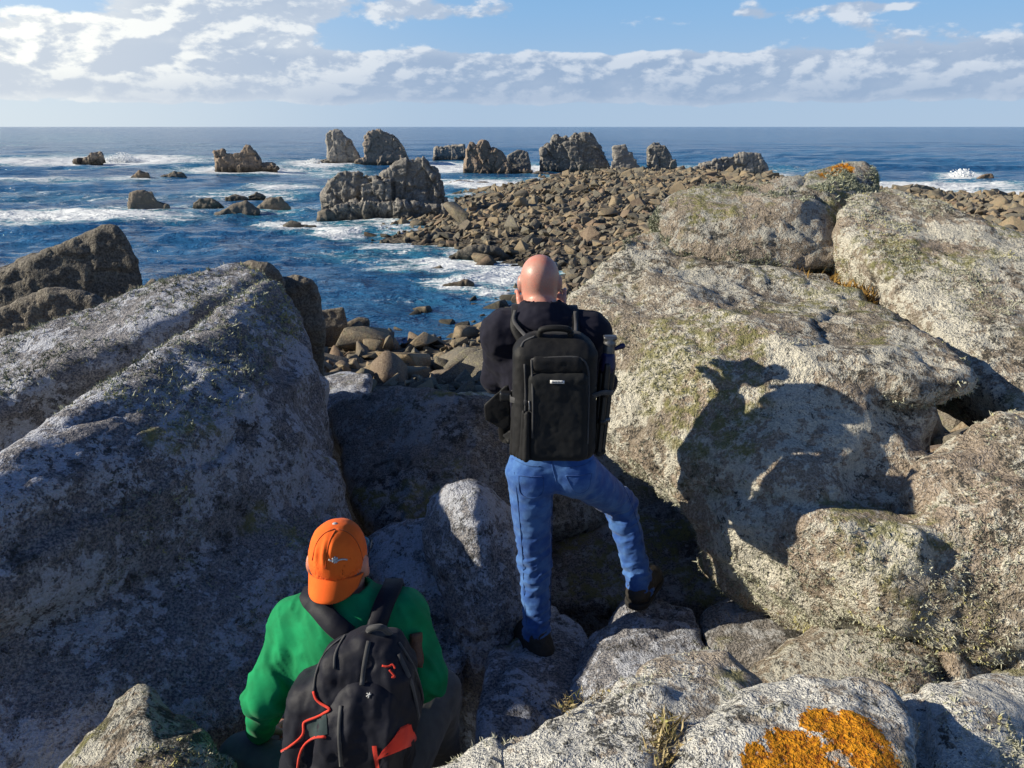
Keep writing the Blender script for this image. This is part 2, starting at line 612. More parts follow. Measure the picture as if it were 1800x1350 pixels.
M_SHADE = granite('granite_shade_blue_lichen', a=(0.265, 0.285, 0.345), b=(0.175, 0.195, 0.245), pale=(0.68, 0.71, 0.80), pale_amt=0.53, green_amt=0.25, dark_amt=0.72, seed=3.1, dark_w=0.10, grain=0.46)  # blue shade and its fill light mixed into the base colours
M_PALE = granite('granite_pale_lichen', a=(0.46, 0.36, 0.26), b=(0.34, 0.28, 0.20), pale=(0.84, 0.80, 0.67), pale_amt=0.63, green_amt=0.58, dark_amt=0.74, seed=11.7, dark_w=0.14)
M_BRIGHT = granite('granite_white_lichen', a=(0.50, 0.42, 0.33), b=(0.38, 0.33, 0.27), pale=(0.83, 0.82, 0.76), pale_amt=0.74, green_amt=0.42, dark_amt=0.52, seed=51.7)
M_WARM = granite('granite_tan_lichen', a=(0.43, 0.33, 0.23), b=(0.30, 0.24, 0.17), pale=(0.66, 0.64, 0.55), pale_amt=0.50, green_amt=0.66, dark_amt=0.75, seed=23.9)
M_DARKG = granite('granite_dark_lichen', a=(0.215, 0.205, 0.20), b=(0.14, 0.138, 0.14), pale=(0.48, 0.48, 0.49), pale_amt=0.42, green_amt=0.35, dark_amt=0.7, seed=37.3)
M_STACK = shore_rock('stack_granite', (0.165, 0.155, 0.145), (0.31, 0.29, 0.265), (0.46, 0.44, 0.40), tide=1.5)
M_COAST = shore_rock('coast_granite', (0.10, 0.088, 0.075), (0.17, 0.14, 0.11), (0.20, 0.175, 0.13), tide=0.6, scale=1.6)
M_BOULD = shore_rock('shore_boulder', (0.31, 0.22, 0.12), (0.105, 0.095, 0.075), (0.21, 0.195, 0.105), tide=0.6, scale=2.2, bump=0.6)


# ------------------------------------------------------------------ rocks from their corners
def rock(name, label, hulls, mat, h=0.022, thick=0.6, down=0.35, seed=0, amp=1.0, blur=3, cat='rock', group=None, blocks=None, soften=0.0, shrink=0.82, freq=1.0, cuts=(), fold=None, smooth=True):
    """each hull is a list of (px, py, D); the solid is their union, with depth behind the front"""
    sets = []
    for H in hulls:
        th, dn = thick, down
        if isinstance(H, tuple):
            H, th, dn = H
        P = np.array([at(*q) for q in H])
        C = P.mean(0)
        dr = C - np.array([0, 0, CAM_Z]); dr /= np.linalg.norm(dr)
        B = (P - C) * shrink + C + dr * th
        B2 = B.copy(); B2[:, 2] -= dn * 0.5
        low = (P - C) * 0.9 + C + dr * th * 0.4
        low[:, 2] = P[:, 2].min() - dn
        sets.append(np.concatenate([P, B, B2, low]))
    allp = np.concatenate(sets)
    f = Field(allp.min(0) - 4 * h, allp.max(0) + 4 * h, h)
    for P in sets:
        f.hull(P, k=soften)
    for (cx, cy, cd_, rr) in cuts:
        f.ell(at(cx, cy, cd_), rr, 0.06, op='cut')
    f.blur(blur)
    v, F = f.mesh()
    return finish_rock(name, label, v, F, mat, seed, amp, cat, group, blocks, freq, fold, smooth)


def finish_rock(name, label, v, F, mat, seed, amp, cat, group, blocks, freq=1.0, fold=None, smooth=True):
    n = vnormals(v, F)
    q = v * freq
    d = amp * (0.045 * fbm(q * 1.5 + seed, 3, seed) + 0.020 * fbm(q * 6.0 + seed, 3, seed + 5, ridged=True) + 0.010 * fbm(q * 19.0, 2, seed + 9))
    if not blocks and freq == 1.0:                 # a few healed joints
        w = v + 0.12 * np.stack([fbm(v * 1.7, 3, seed + 30 + k) for k in range(3)], 1)
        cv, cd = cells(w * np.array([1.0, 1.0, 1.4]) + seed, seed + 6)
        d = d - 0.028 * np.clip(1 - cd / 0.035, 0, 1) * np.clip(0.2 + 1.6 * fbm(v * 0.9, 2, seed + 33), 0, 1) + 0.012 * cv
    if fold:                                       # broad folds and ledges running along one direction
        ax, fa_, ff = fold
        ax = np.array(ax, float); ax /= np.linalg.norm(ax)
        along = (v @ ax)[:, None] * ax
        d = d + fa_ * fbm((v - along) * ff + along * ff * 0.22, 3, seed + 80, ridged=True)
    if blocks:                                     # jointed granite: blocks standing proud, cracks between them
        ab, sx, sy, sz = blocks
        w = v + 0.22 / sx * np.stack([fbm(v * 0.8 * sx, 2, seed + 20 + k) for k in range(3)], 1)
        cv, cd = cells(w * np.array([sx, sy, sz]), seed)
        cv2, cd2 = cells(w * np.array([sx * 2.3, sx * 2.3, sz * 2.0]) + 5.0, seed + 3)
        vary = np.clip(0.5 + 1.2 * fbm(v * sx * 0.9, 2, seed + 40), 0, 1)
        d = d + ab * (cv * (1.1 - 0.5 * vary) + 0.6 * cv2 * vary) - ab * vary * (0.9 * np.clip(1 - cd / 0.10, 0, 1) + 0.4 * np.clip(1 - cd2 / 0.14, 0, 1)) + ab * 0.4 * fbm(v * np.array([1.0, 1.0, 2.2]) * sx * 2.0, 3, seed + 50, ridged=True)
    v = v + n * d[:, None]
    me = mesh_np(name, v, F, smooth, mat)
    if not blocks and freq == 1.0:
        lichen_attrs(me, v, n, seed)
    o = link(name, me)
    base = np.array([v[:, 0].mean(), v[:, 1].mean(), v[:, 2].min()])
    rebase(o, base)
    tag(o, label, cat, group)
    ROCKS.append((o, v, n))
    return o


ROCKS = []
LB_K = 0.98
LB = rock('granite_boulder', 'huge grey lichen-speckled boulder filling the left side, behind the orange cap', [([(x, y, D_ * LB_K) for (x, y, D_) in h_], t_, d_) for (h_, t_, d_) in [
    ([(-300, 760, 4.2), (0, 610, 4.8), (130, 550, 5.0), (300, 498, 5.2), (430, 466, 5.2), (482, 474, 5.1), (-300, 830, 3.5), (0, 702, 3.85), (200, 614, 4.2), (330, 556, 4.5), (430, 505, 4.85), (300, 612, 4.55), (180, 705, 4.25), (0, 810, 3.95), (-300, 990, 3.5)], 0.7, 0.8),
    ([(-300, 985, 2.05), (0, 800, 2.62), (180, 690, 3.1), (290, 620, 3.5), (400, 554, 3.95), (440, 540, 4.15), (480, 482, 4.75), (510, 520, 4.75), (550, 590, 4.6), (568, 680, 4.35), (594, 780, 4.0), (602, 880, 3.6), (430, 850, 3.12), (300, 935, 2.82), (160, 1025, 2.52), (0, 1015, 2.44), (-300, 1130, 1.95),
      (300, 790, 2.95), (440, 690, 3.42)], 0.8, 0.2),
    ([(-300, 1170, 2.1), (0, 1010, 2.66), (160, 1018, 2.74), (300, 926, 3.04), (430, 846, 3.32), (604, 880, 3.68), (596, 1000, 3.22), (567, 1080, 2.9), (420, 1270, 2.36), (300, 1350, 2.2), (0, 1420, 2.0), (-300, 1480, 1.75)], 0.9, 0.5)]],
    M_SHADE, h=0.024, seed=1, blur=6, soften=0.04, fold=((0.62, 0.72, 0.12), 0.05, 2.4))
RB = rock('granite_boulder', 'massive ledged lichen-covered boulder filling the right side, beside the standing man', [
    ([(1003, 512, 4.3), (1050, 470, 4.6), (1100, 455, 4.8), (1180, 475, 4.7), (1350, 487, 4.6), (1440, 500, 4.6), (1560, 560, 4.0), (1600, 600, 3.6), (1560, 640, 3.2), (1480, 860, 2.72), (1440, 885, 2.66), (1300, 905, 2.96), (1210, 882, 3.1), (1130, 800, 3.28), (1066, 742, 3.45), (1075, 640, 3.65), (1045, 580, 3.95),
      (1250, 640, 3.28), (1400, 725, 2.98), (1300, 560, 3.7)], 0.8, 0.1),
    ([(1300, 560, 3.75), (1560, 560, 3.9), (1610, 590, 3.6), (1722, 645, 3.15), (1716, 690, 3.0), (1640, 708, 2.98), (1500, 690, 3.06), (1400, 650, 3.2), (1480, 620, 3.22)], 0.6, 0.05),
    ([(1480, 700, 3.12), (1640, 720, 3.12), (1600, 850, 2.84), (1540, 935, 2.70), (1440, 900, 2.72), (1440, 800, 2.88)], 0.6, 0.1),
    ([(1222, 868, 3.05), (1290, 893, 2.82), (1400, 915, 2.60), (1540, 935, 2.47), (1640, 930, 2.40), (1620, 1000, 2.38), (1575, 1072, 2.38), (1420, 1064, 2.58), (1320, 1010, 2.78), (1255, 940, 2.95)], 0.5, 0.25),
    ([(1580, 880, 2.7), (1650, 800, 2.86), (1710, 762, 2.96), (1800, 748, 2.9), (1950, 760, 2.8), (1950, 900, 2.45), (1800, 885, 2.5), (1660, 880, 2.58)], 0.6, 0.2),
    ([(1570, 935, 2.5), (1640, 905, 2.52), (1800, 890, 2.46), (1950, 900, 2.42), (1950, 1120, 2.2), (1800, 1100, 2.28), (1720, 1114, 2.3), (1620, 1090, 2.38), (1560, 1066, 2.42)], 0.6, 0.3)],
    M_PALE, h=0.022, seed=2, blur=3, soften=0.07, fold=((0.85, -0.2, -0.45), 0.062, 2.7), cuts=[(1705, 728, 2.9, (0.20, 0.22, 0.065))])
US1 = rock('granite_boulder', 'tufted slab lying across the right-hand boulders, yellow patch at its far end', [
    ([(1136, 392, 5.2), (1165, 345, 5.4), (1240, 325, 5.5), (1330, 331, 5.5), (1400, 318, 5.5), (1480, 312, 5.5), (1530, 330, 5.5), (1482, 400, 5.0), (1472, 464, 4.75), (1390, 480, 4.7), (1290, 470, 4.75), (1180, 442, 4.9), (1200, 375, 5.05), (1400, 362, 4.95)], 0.8, 0.05),
    ([(1360, 325, 5.4), (1430, 306, 5.55), (1475, 287, 5.7), (1528, 288, 5.7), (1537, 330, 5.55), (1520, 380, 5.2), (1470, 440, 4.9), (1380, 380, 5.0)], 0.4, 0.2)],
    M_WARM, h=0.022, seed=3, soften=0.08)
US2 = rock('granite_boulder', 'long leaning slab at the right edge, rough with pale shaggy lichen', [
    ([(1463, 395, 4.8), (1490, 345, 5.1), (1560, 330, 5.2), (1650, 350, 5.0), (1800, 408, 4.6), (1980, 480, 4.4), (1980, 840, 2.85), (1800, 738, 3.1), (1720, 662, 3.5), (1620, 592, 3.9), (1520, 492, 4.4), (1540, 430, 4.68), (1650, 505, 4.15), (1800, 610, 3.5)], 0.75, 0.1)],
    M_PALE, h=0.022, seed=4)
KN = rock('granite_boulder', 'small rounded lichen-covered block perched on the right-hand boulder, next to the slab', [
    ([(1090, 418, 5.0), (1130, 402, 5.1), (1180, 412, 5.05), (1198, 440, 4.95), (1180, 474, 4.85), (1110, 472, 4.85)], 0.3, 0.15),
    ([(1180, 440, 5.1), (1215, 430, 5.2), (1300, 460, 5.1), (1290, 480, 4.95), (1200, 470, 4.95)], 0.4, 0.1)], M_WARM, h=0.018, seed=5)
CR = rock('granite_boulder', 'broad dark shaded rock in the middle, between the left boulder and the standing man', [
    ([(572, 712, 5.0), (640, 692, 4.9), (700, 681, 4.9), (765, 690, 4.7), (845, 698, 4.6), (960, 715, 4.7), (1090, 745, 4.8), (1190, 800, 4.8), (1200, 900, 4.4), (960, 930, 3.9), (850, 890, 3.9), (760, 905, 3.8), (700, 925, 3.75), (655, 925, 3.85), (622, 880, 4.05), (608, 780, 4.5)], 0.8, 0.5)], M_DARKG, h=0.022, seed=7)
CR2 = rock('granite_boulder', 'low pale slab behind the dark middle rock, next to the shore stones', [
    ([(560, 665, 6.2), (600, 650, 6.4), (655, 655, 6.2), (650, 690, 5.8), (570, 700, 5.6)], 0.6, 0.4),
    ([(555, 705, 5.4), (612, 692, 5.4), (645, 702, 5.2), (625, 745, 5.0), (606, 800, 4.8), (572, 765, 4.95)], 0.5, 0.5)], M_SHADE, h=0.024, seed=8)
CR2B = rock('granite_boulder', 'flat sunlit rock top behind the dark middle rock, at the standing man\'s elbow', [
    ([(740, 706, 5.3), (800, 692, 5.5), (860, 690, 5.5), (900, 705, 5.3), (880, 740, 5.0), (760, 730, 5.0)], 0.5, 0.4)], M_PALE, h=0.024, seed=28)
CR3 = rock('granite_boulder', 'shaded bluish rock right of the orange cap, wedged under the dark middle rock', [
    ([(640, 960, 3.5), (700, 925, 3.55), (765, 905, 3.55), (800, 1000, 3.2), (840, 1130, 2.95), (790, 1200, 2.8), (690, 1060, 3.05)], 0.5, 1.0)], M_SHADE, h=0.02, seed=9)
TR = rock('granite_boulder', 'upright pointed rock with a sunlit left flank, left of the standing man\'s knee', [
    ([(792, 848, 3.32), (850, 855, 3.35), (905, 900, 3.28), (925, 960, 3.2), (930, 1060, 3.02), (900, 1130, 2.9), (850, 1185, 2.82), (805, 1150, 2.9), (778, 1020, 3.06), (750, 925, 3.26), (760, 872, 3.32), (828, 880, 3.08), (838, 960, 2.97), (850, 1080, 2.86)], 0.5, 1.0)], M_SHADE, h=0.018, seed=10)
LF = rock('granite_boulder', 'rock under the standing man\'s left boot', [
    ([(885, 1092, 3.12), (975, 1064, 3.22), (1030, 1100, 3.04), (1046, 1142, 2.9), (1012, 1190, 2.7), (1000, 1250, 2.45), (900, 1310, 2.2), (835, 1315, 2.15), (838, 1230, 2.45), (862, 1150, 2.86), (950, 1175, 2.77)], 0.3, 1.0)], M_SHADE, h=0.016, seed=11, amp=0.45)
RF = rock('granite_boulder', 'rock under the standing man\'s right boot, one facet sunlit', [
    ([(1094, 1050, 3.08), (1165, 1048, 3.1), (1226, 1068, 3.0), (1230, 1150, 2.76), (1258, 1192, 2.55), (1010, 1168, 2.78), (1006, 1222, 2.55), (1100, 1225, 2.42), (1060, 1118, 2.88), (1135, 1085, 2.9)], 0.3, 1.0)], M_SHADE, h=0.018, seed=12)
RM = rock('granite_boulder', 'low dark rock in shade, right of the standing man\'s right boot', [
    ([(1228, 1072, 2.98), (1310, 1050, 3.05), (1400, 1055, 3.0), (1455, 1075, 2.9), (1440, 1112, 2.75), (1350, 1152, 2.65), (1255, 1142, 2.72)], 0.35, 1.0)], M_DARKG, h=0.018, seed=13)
RN = rock('granite_boulder', 'mossy-looking shaded boulder under the big right-hand boulder, beside a small angular stone', [
    ([(1300, 1175, 2.5), (1400, 1125, 2.6), (1490, 1078, 2.66), (1580, 1080, 2.6), (1640, 1130, 2.45), (1652, 1190, 2.3), (1600, 1222, 2.2), (1450, 1228, 2.2), (1300, 1228, 2.25)], 0.35, 1.0)], M_WARM, h=0.018, seed=14)
RS = rock('granite_boulder', 'small angular stone wedged at the right, with a pale sunlit left face', [
    ([(1634, 1106, 2.52), (1705, 1112, 2.56), (1770, 1150, 2.45), (1745, 1188, 2.33), (1690, 1196, 2.26), (1655, 1198, 2.32), (1668, 1130, 2.36)], 0.2, 1.0)], M_PALE, h=0.014, seed=15)
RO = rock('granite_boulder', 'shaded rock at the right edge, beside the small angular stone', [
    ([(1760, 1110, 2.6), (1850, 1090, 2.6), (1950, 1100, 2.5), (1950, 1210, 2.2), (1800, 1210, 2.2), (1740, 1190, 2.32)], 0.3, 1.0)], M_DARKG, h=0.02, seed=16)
FG1 = rock('granite_boulder', 'sunlit pale grey rock at the bottom middle, in front of the standing man\'s feet', [
    ([(735, 1360, 1.47), (900, 1290, 1.56), (1000, 1240, 1.64), (1060, 1212, 1.68), (1130, 1200, 1.68), (1170, 1240, 1.55), (1150, 1350, 1.34), (1120, 1450, 1.19), (735, 1560, 1.08), (1000, 1330, 1.43)], 0.35, 0.9),
    ([(1080, 1225, 1.7), (1150, 1180, 1.78), (1215, 1156, 1.85), (1265, 1168, 1.83), (1335, 1205, 1.75), (1300, 1260, 1.56), (1190, 1340, 1.36), (1130, 1330, 1.41), (1200, 1220, 1.65)], 0.3, 0.9)],
    M_BRIGHT, h=0.016, seed=17, soften=0.03)
FG2_C = at(1400, 1190, 1.7)
FG2 = rock('granite_boulder', 'sunlit foreground boulder at bottom right with a bright orange lichen patch', [
    ([(1160, 1370, 1.31), (1200, 1290, 1.43), (1290, 1222, 1.55), (1400, 1196, 1.6), (1530, 1190, 1.58), (1580, 1212, 1.53), (1608, 1260, 1.44), (1618, 1350, 1.29), (1618, 1520, 1.1), (1140, 1520, 1.1), (1400, 1255, 1.43), (1300, 1290, 1.38)], 0.35, 0.9)],
    None, h=0.014, seed=18)
FG3 = rock('granite_boulder', 'pale rough rock in the bottom right corner, beside the orange-lichened boulder', [
    ([(1585, 1235, 1.66), (1640, 1205, 1.73), (1750, 1196, 1.75), (1920, 1190, 1.75), (1920, 1420, 1.35), (1590, 1420, 1.35), (1700, 1250, 1.55)], 0.35, 0.9)], M_BRIGHT, h=0.018, seed=19)
FGL = rock('granite_boulder', 'pointed rock at bottom left with a sunlit left face and shaded right face', [
    ([(90, 1370, 1.72), (170, 1290, 1.86), (243, 1207, 2.02), (270, 1228, 1.98), (345, 1268, 1.9), (402, 1310, 1.8), (435, 1360, 1.68), (430, 1520, 1.4), (40, 1520, 1.4), (262, 1290, 1.72)], 0.35, 0.5)], M_WARM, h=0.014, seed=20)
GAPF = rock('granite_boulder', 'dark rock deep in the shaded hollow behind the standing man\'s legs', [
    ([(940, 950, 4.1), (1040, 920, 4.2), (1180, 880, 4.3), (1340, 960, 3.9), (1330, 1060, 3.4), (1100, 1060, 3.6), (960, 1060, 3.6)], 0.4, 0.9)], M_DARKG, h=0.024, seed=21)  # filler rock in dark granite, added so the hollow stays dark
SEATR = rock('granite_boulder', 'rock the man in the orange cap sits on', [
    ([(440, 1455, 1.85), (560, 1440, 1.88), (720, 1440, 1.88), (800, 1455, 1.85), (800, 1630, 1.5), (640, 1660, 1.45), (440, 1630, 1.5)], 0.3, 0.4)], M_SHADE, h=0.02, seed=22)
# orange lichen patches sit on their own boulders (object space)
def orange_on(o, spots, **kw):
    b = np.array(o.location)
    m = granite(o.name.split('.')[0] + '_orange_lichen', orange=[(*[float(c) for c in (at(*s[:3]) - b)], s[3]) for s in spots], **kw)
    o.data.materials.clear()
    o.data.materials.append(m)


orange_on(FG2, [(1400, 1310, 1.32, 0.117), (1500, 1290, 1.36, 0.108), (1540, 1340, 1.29, 0.09), (1430, 1350, 1.26, 0.126), (1350, 1345, 1.29, 0.09), (1440, 1268, 1.41, 0.081)],
          a=(0.50, 0.42, 0.33), b=(0.38, 0.33, 0.27), pale=(0.83, 0.82, 0.76), pale_amt=0.74, green_amt=0.42, dark_amt=0.52, seed=51.7)
orange_on(US1, [(1478, 297, 5.6, 0.13), (1455, 312, 5.5, 0.10)],
          a=(0.46, 0.37, 0.27), b=(0.36, 0.29, 0.21), pale=(0.62, 0.60, 0.52), pale_amt=0.52, green_amt=0.66, dark_amt=0.72, seed=23.9)

# ------------------------------------------------------------------ stacks, skerries and coast rocks (bases at sea level)
def stack(name, label, base_py, outlines, thick, seed, h=0.14, mat=None, blocks=(0.42, 0.60, 0.60, 0.36), amp=3.5, down=1.2, D=None, blur=1, freq=0.16, group=None, cat='sea stack', up=0.0):
    H = []
    for o in outlines:
        dD = 0.0
        if isinstance(o, tuple):
            o, dD = o
        x = sum(q[0] for q in o) / len(o)
        d0 = D if D else on_plane(x, base_py, up)[1]
        H.append(([(q[0], q[1], d0 + dD + (q[2] if len(q) > 2 else 0.0)) for q in o], thick, down))
    return rock(name, label, H, mat or M_STACK, h=h, seed=seed, amp=amp, blur=blur, blocks=blocks, freq=freq, cat=cat, group=group, shrink=0.8)


stack('sea_stack', 'small square-topped rock in the surf at the far left, white splash beside it', 287, [[(128, 284), (150, 279), (178, 281), (184, 287), (130, 288)], [(156, 269), (178, 267), (182, 287), (156, 287)]], 4, 31, cat='sea rock')
stack('sea_stack', 'castle-shaped stack in the sea at left, with a pointed peak', 302, [[(378, 264), (394, 261), (402, 300), (380, 302)], [(388, 268), (425, 271), (430, 300), (395, 303)], [(418, 276), (432, 253), (440, 257), (456, 280), (462, 301), (420, 303)], [(450, 292), (480, 288), (488, 296), (455, 301)]], 4, 32)
stack('sea_stack', 'tall leaning finger-shaped stack on the horizon, left of the higher blocky one', 290, [[(572, 236), (580, 229), (598, 230), (611, 247), (607, 291), (580, 291)], [(605, 242), (615, 245), (635, 283), (606, 291)], [(558, 286), (582, 280), (602, 292), (560, 293)]], 5, 33)
stack('sea_stack', 'high blocky stack cutting the horizon, just right of the leaning finger', 292, [[(640, 242), (648, 230), (665, 227), (690, 236), (708, 252), (723, 286), (700, 291), (643, 293)], [(624, 283), (645, 274), (662, 292), (622, 293)]], 6, 34)
S5 = stack('sea_stack', 'broad domed grey stack nearest in the bay, at the head of the boulder spit', 388, [([(655, 335), (672, 306), (700, 289), (725, 280), (748, 280), (767, 298), (780, 335), (788, 370), (690, 384), (660, 360)], 0.0), ([(630, 322), (665, 316), (690, 318), (690, 360), (635, 356)], -1.0), ([(569, 342), (577, 320), (600, 308), (636, 305), (660, 316), (668, 350), (640, 376), (588, 371), (571, 356)], 0.6),
      ([(575, 364), (640, 352), (790, 362), (802, 380), (700, 393), (600, 389)], -1.6)], 4.0, 35, h=0.085, blocks=(0.34, 0.80, 0.80, 0.5), amp=3.5)
stack('sea_stack', 'far squat block ringed by surf, right of the high blocky stack', 283, [[(764, 260), (790, 257), (793, 283), (763, 283)], [(790, 256), (815, 255), (821, 283), (790, 283)]], 5, 36, cat='sea rock')
stack('sea_stack', 'jagged cluster of pillars and domes beyond the spit, left of the middle', 309, [[(818, 262), (825, 249), (832, 250), (839, 270), (832, 308), (818, 306)], [(834, 258), (845, 247), (855, 250), (863, 270), (870, 300), (835, 308)], [(850, 268), (868, 261), (881, 268), (893, 290), (890, 306), (845, 308)], [(814, 295), (880, 294), (935, 300), (938, 315), (815, 319)]], 4, 37, h=0.12)
stack('sea_stack', 'rounded block with a flat face, beside the jagged pillars', 306, [[(891, 273), (910, 262), (928, 265), (933, 290), (931, 305), (894, 306)]], 4, 38, h=0.12, blocks=(0.1, 0.4, 0.4, 0.4), cat='sea rock')
stack('sea_stack', 'massive pale-topped stack in the middle of the horizon', 306, [[(951, 263), (964, 252), (977, 270), (974, 306), (954, 301)], [(968, 250), (975, 239), (995, 240), (1000, 262), (992, 302), (970, 302)], [(998, 246), (1010, 234), (1040, 234), (1047, 255), (1061, 275), (1077, 301), (990, 307), (988, 262)]], 7, 39, h=0.12)
stack('sea_stack', 'narrow tower of piled flat blocks at the far end of the spit', 312, [[(1077, 258), (1100, 254), (1104, 266), (1080, 270)], [(1082, 269), (1112, 267), (1116, 281), (1080, 283)], [(1075, 283), (1118, 280), (1121, 292), (1073, 295)], [(1073, 294), (1124, 290), (1128, 313), (1068, 313)]], 4, 40, h=0.11, blocks=(0.1, 0.5, 0.5, 0.9))
stack('sea_stack', 'single steep hump right of the piled tower', 305, [[(1141, 262), (1150, 254), (1168, 255), (1181, 275), (1190, 301), (1137, 305)]], 5, 41, h=0.11)
stack('sea_stack', 'long low ridge with a rounded slab, above the right end of the spit', 312, [[(1195, 302), (1262, 283), (1270, 312), (1190, 313)], [(1254, 282), (1290, 273), (1335, 271), (1346, 290), (1349, 313), (1258, 313)], [(1335, 302), (1358, 304), (1361, 319), (1340, 319)]], 5, 42, h=0.12)
GS = 'low rocks awash in the bay'
for i, (lab, base, outs, th) in enumerate((
        ('squat dark rock with a slanting flat top, in the surf above the left boulder', 378, [[(226, 338), (240, 335), (268, 336), (280, 358), (282, 377), (228, 378)], [(272, 352), (298, 360), (284, 370)]], 2.2),
        ('low pale-backed rock, second right of the squat slant-topped one', 369, [[(336, 358), (350, 347), (372, 347), (396, 362), (392, 370), (338, 370)]], 2.2),
        ('long flat weedy rock, at the foot of the low bay rocks', 383, [[(372, 380), (410, 362), (432, 354), (455, 368), (455, 380), (400, 385)]], 2.5),
        ('wedge-shaped rock at the right end of the low bay rocks', 375, [[(455, 366), (475, 348), (495, 345), (513, 365), (500, 374), (458, 376)]], 2.4),
        ('thin dark rock behind the low bay rocks, left one of two', 354, [[(393, 346), (415, 341), (436, 345), (430, 354), (398, 354)]], 2.0),
        ('thin dark rock behind the low bay rocks, right one of two', 352, [[(434, 344), (452, 338), (468, 344), (462, 351), (438, 351)]], 2.0),
        ('small dark hump in the waves below the castle-shaped stack, left one of two', 318, [[(230, 312), (245, 300), (262, 304), (267, 316), (234, 318)]], 2.5),
        ('small dark hump in the waves below the castle-shaped stack, right one of two', 315, [[(280, 311), (305, 302), (320, 303), (330, 312), (300, 316)]], 2.5),
        ('small block standing in the water left of the broad domed stack', 392, [[(558, 372), (582, 368), (602, 378), (602, 392), (560, 392)]], 1.6),
        ('pair of low stones in foam, left of the spit', 404, [[(498, 398), (512, 388), (528, 392), (530, 403), (500, 405)], [(528, 396), (555, 396), (560, 403), (530, 404)]], 1.3),
        ('lone rock with breaking surf out at the right', 319, [[(1712, 316), (1730, 306), (1746, 305), (1750, 318), (1715, 320)]], 2.5),
        ('dark humped rock at the water\'s edge behind the right-hand slabs', 338, [[(1586, 334), (1610, 323), (1640, 328), (1655, 340), (1590, 342)]], 3.0),
        ('flat rock awash where the spit meets the bay, above the bald head', 456, [[(786, 452), (835, 432), (880, 438), (895, 452), (840, 460), (790, 458)]], 1.6),
        ('low dark ledge between the high blocky stack and the far squat block', 290, [[(722, 288), (740, 284), (758, 287), (750, 292), (725, 292)]], 3.0),
        ('low dark ledge joining the rounded block to the massive pale-topped stack', 311, [[(925, 308), (945, 302), (965, 305), (975, 312), (930, 313)]], 2.5),
        ('low broken ledge between the massive stack and the piled tower', 308, [[(1050, 304), (1068, 298), (1082, 303), (1078, 311), (1052, 310)]], 2.5),
        ('low broken ledge between the piled tower and the steep hump', 310, [[(1112, 306), (1128, 300), (1146, 303), (1148, 311), (1114, 312)]], 2.5),
        ('low dark stones in surf below the jagged pillars', 326, [[(790, 322), (808, 316), (830, 318), (838, 327), (795, 328)], [(835, 322), (858, 319), (868, 327), (838, 328)]], 2.0),
        ('low rock awash in the bay, left one of two above the near shore', 482, [[(680, 478), (695, 473), (715, 481), (690, 484)]], 0.8),
        ('low rock awash in the bay, right one of two above the near shore', 480, [[(752, 476), (775, 467), (785, 474), (770, 481)]], 0.8),
        ('flat pale rock awash near the bald head', 510, [[(778, 504), (820, 494), (832, 500), (820, 512), (785, 512)]], 0.9),
)):
    stack('sea_rock', lab, base, outs, th, 50 + i, h=0.10 if base < 400 else 0.06, mat=M_COAST, blocks=(0.12, 0.7, 0.7, 0.7), amp=4 if base < 400 else 2.2, group=GS, cat='sea rock')

# larger rocks of the coast, between the boulders and the bay
ML = stack('coast_rock', 'high dark rocky outcrop at the left edge, beyond the big left boulder', 0, [
    [(-120, 560), (0, 492), (45, 455), (110, 430), (150, 442), (200, 460), (240, 500), (150, 610), (-120, 660)],
    [(100, 436), (150, 408), (185, 396), (206, 397), (222, 420), (246, 460), (254, 496), (246, 530), (150, 600), (90, 520)],
    ([(-120, 520), (40, 462), (70, 447), (60, 480), (-120, 560)], 0.8)], 3.0, 71, h=0.055, mat=M_COAST, D=16.0, down=1.6, blocks=(0.055, 0.8, 0.8, 1.3), amp=1.5, freq=0.4, cat='rock')
stack('coast_rock', 'smooth low rock at the left edge, in front of the high dark outcrop', 0, [[(-120, 620), (0, 546), (68, 513), (110, 509), (172, 522), (205, 565), (100, 640), (-120, 690)]], 1.5, 72, h=0.045, mat=M_COAST, D=13.0, down=1.5, blocks=(0.06, 1.1, 1.1, 1.3), amp=1.6, freq=0.5, cat='rock')
stack('coast_rock', 'little pointed stone right of the high dark outcrop', 0, [[(244, 512), (268, 488), (293, 506), (280, 525), (248, 525)]], 0.7, 73, h=0.03, mat=M_COAST, D=15.0, down=1.8, blocks=None, amp=1.0, freq=0.8, cat='rock')
stack('coast_rock', 'dark squared block behind the crest of the left boulder', 0, [[(485, 489), (520, 487), (546, 495), (561, 515), (567, 572), (500, 585), (478, 520)], ([(396, 468), (440, 459), (476, 466), (500, 492), (420, 520)], -1.0)], 1.8, 74, h=0.045, mat=M_COAST, D=16.5, down=1.6, blocks=(0.05, 0.8, 0.8, 0.9), amp=1.6, freq=0.5, cat='rock')
stack('coast_rock', 'flat-topped dark stone at the water\'s edge, right of the squared block', 0, [[(560, 546), (604, 539), (611, 566), (600, 574), (562, 578)]], 1.2, 75, h=0.04, mat=M_COAST, D=27.0, down=1.2, blocks=None, amp=1.2, freq=0.5, cat='rock')
stack('coast_rock', 'low sloping stone at the near water\'s edge', 0, [[(600, 572), (630, 558), (650, 561), (645, 570), (606, 579)]], 1.0, 76, h=0.04, mat=M_COAST, D=28.5, down=0.6, blocks=None, amp=1.2, freq=0.5, cat='rock')

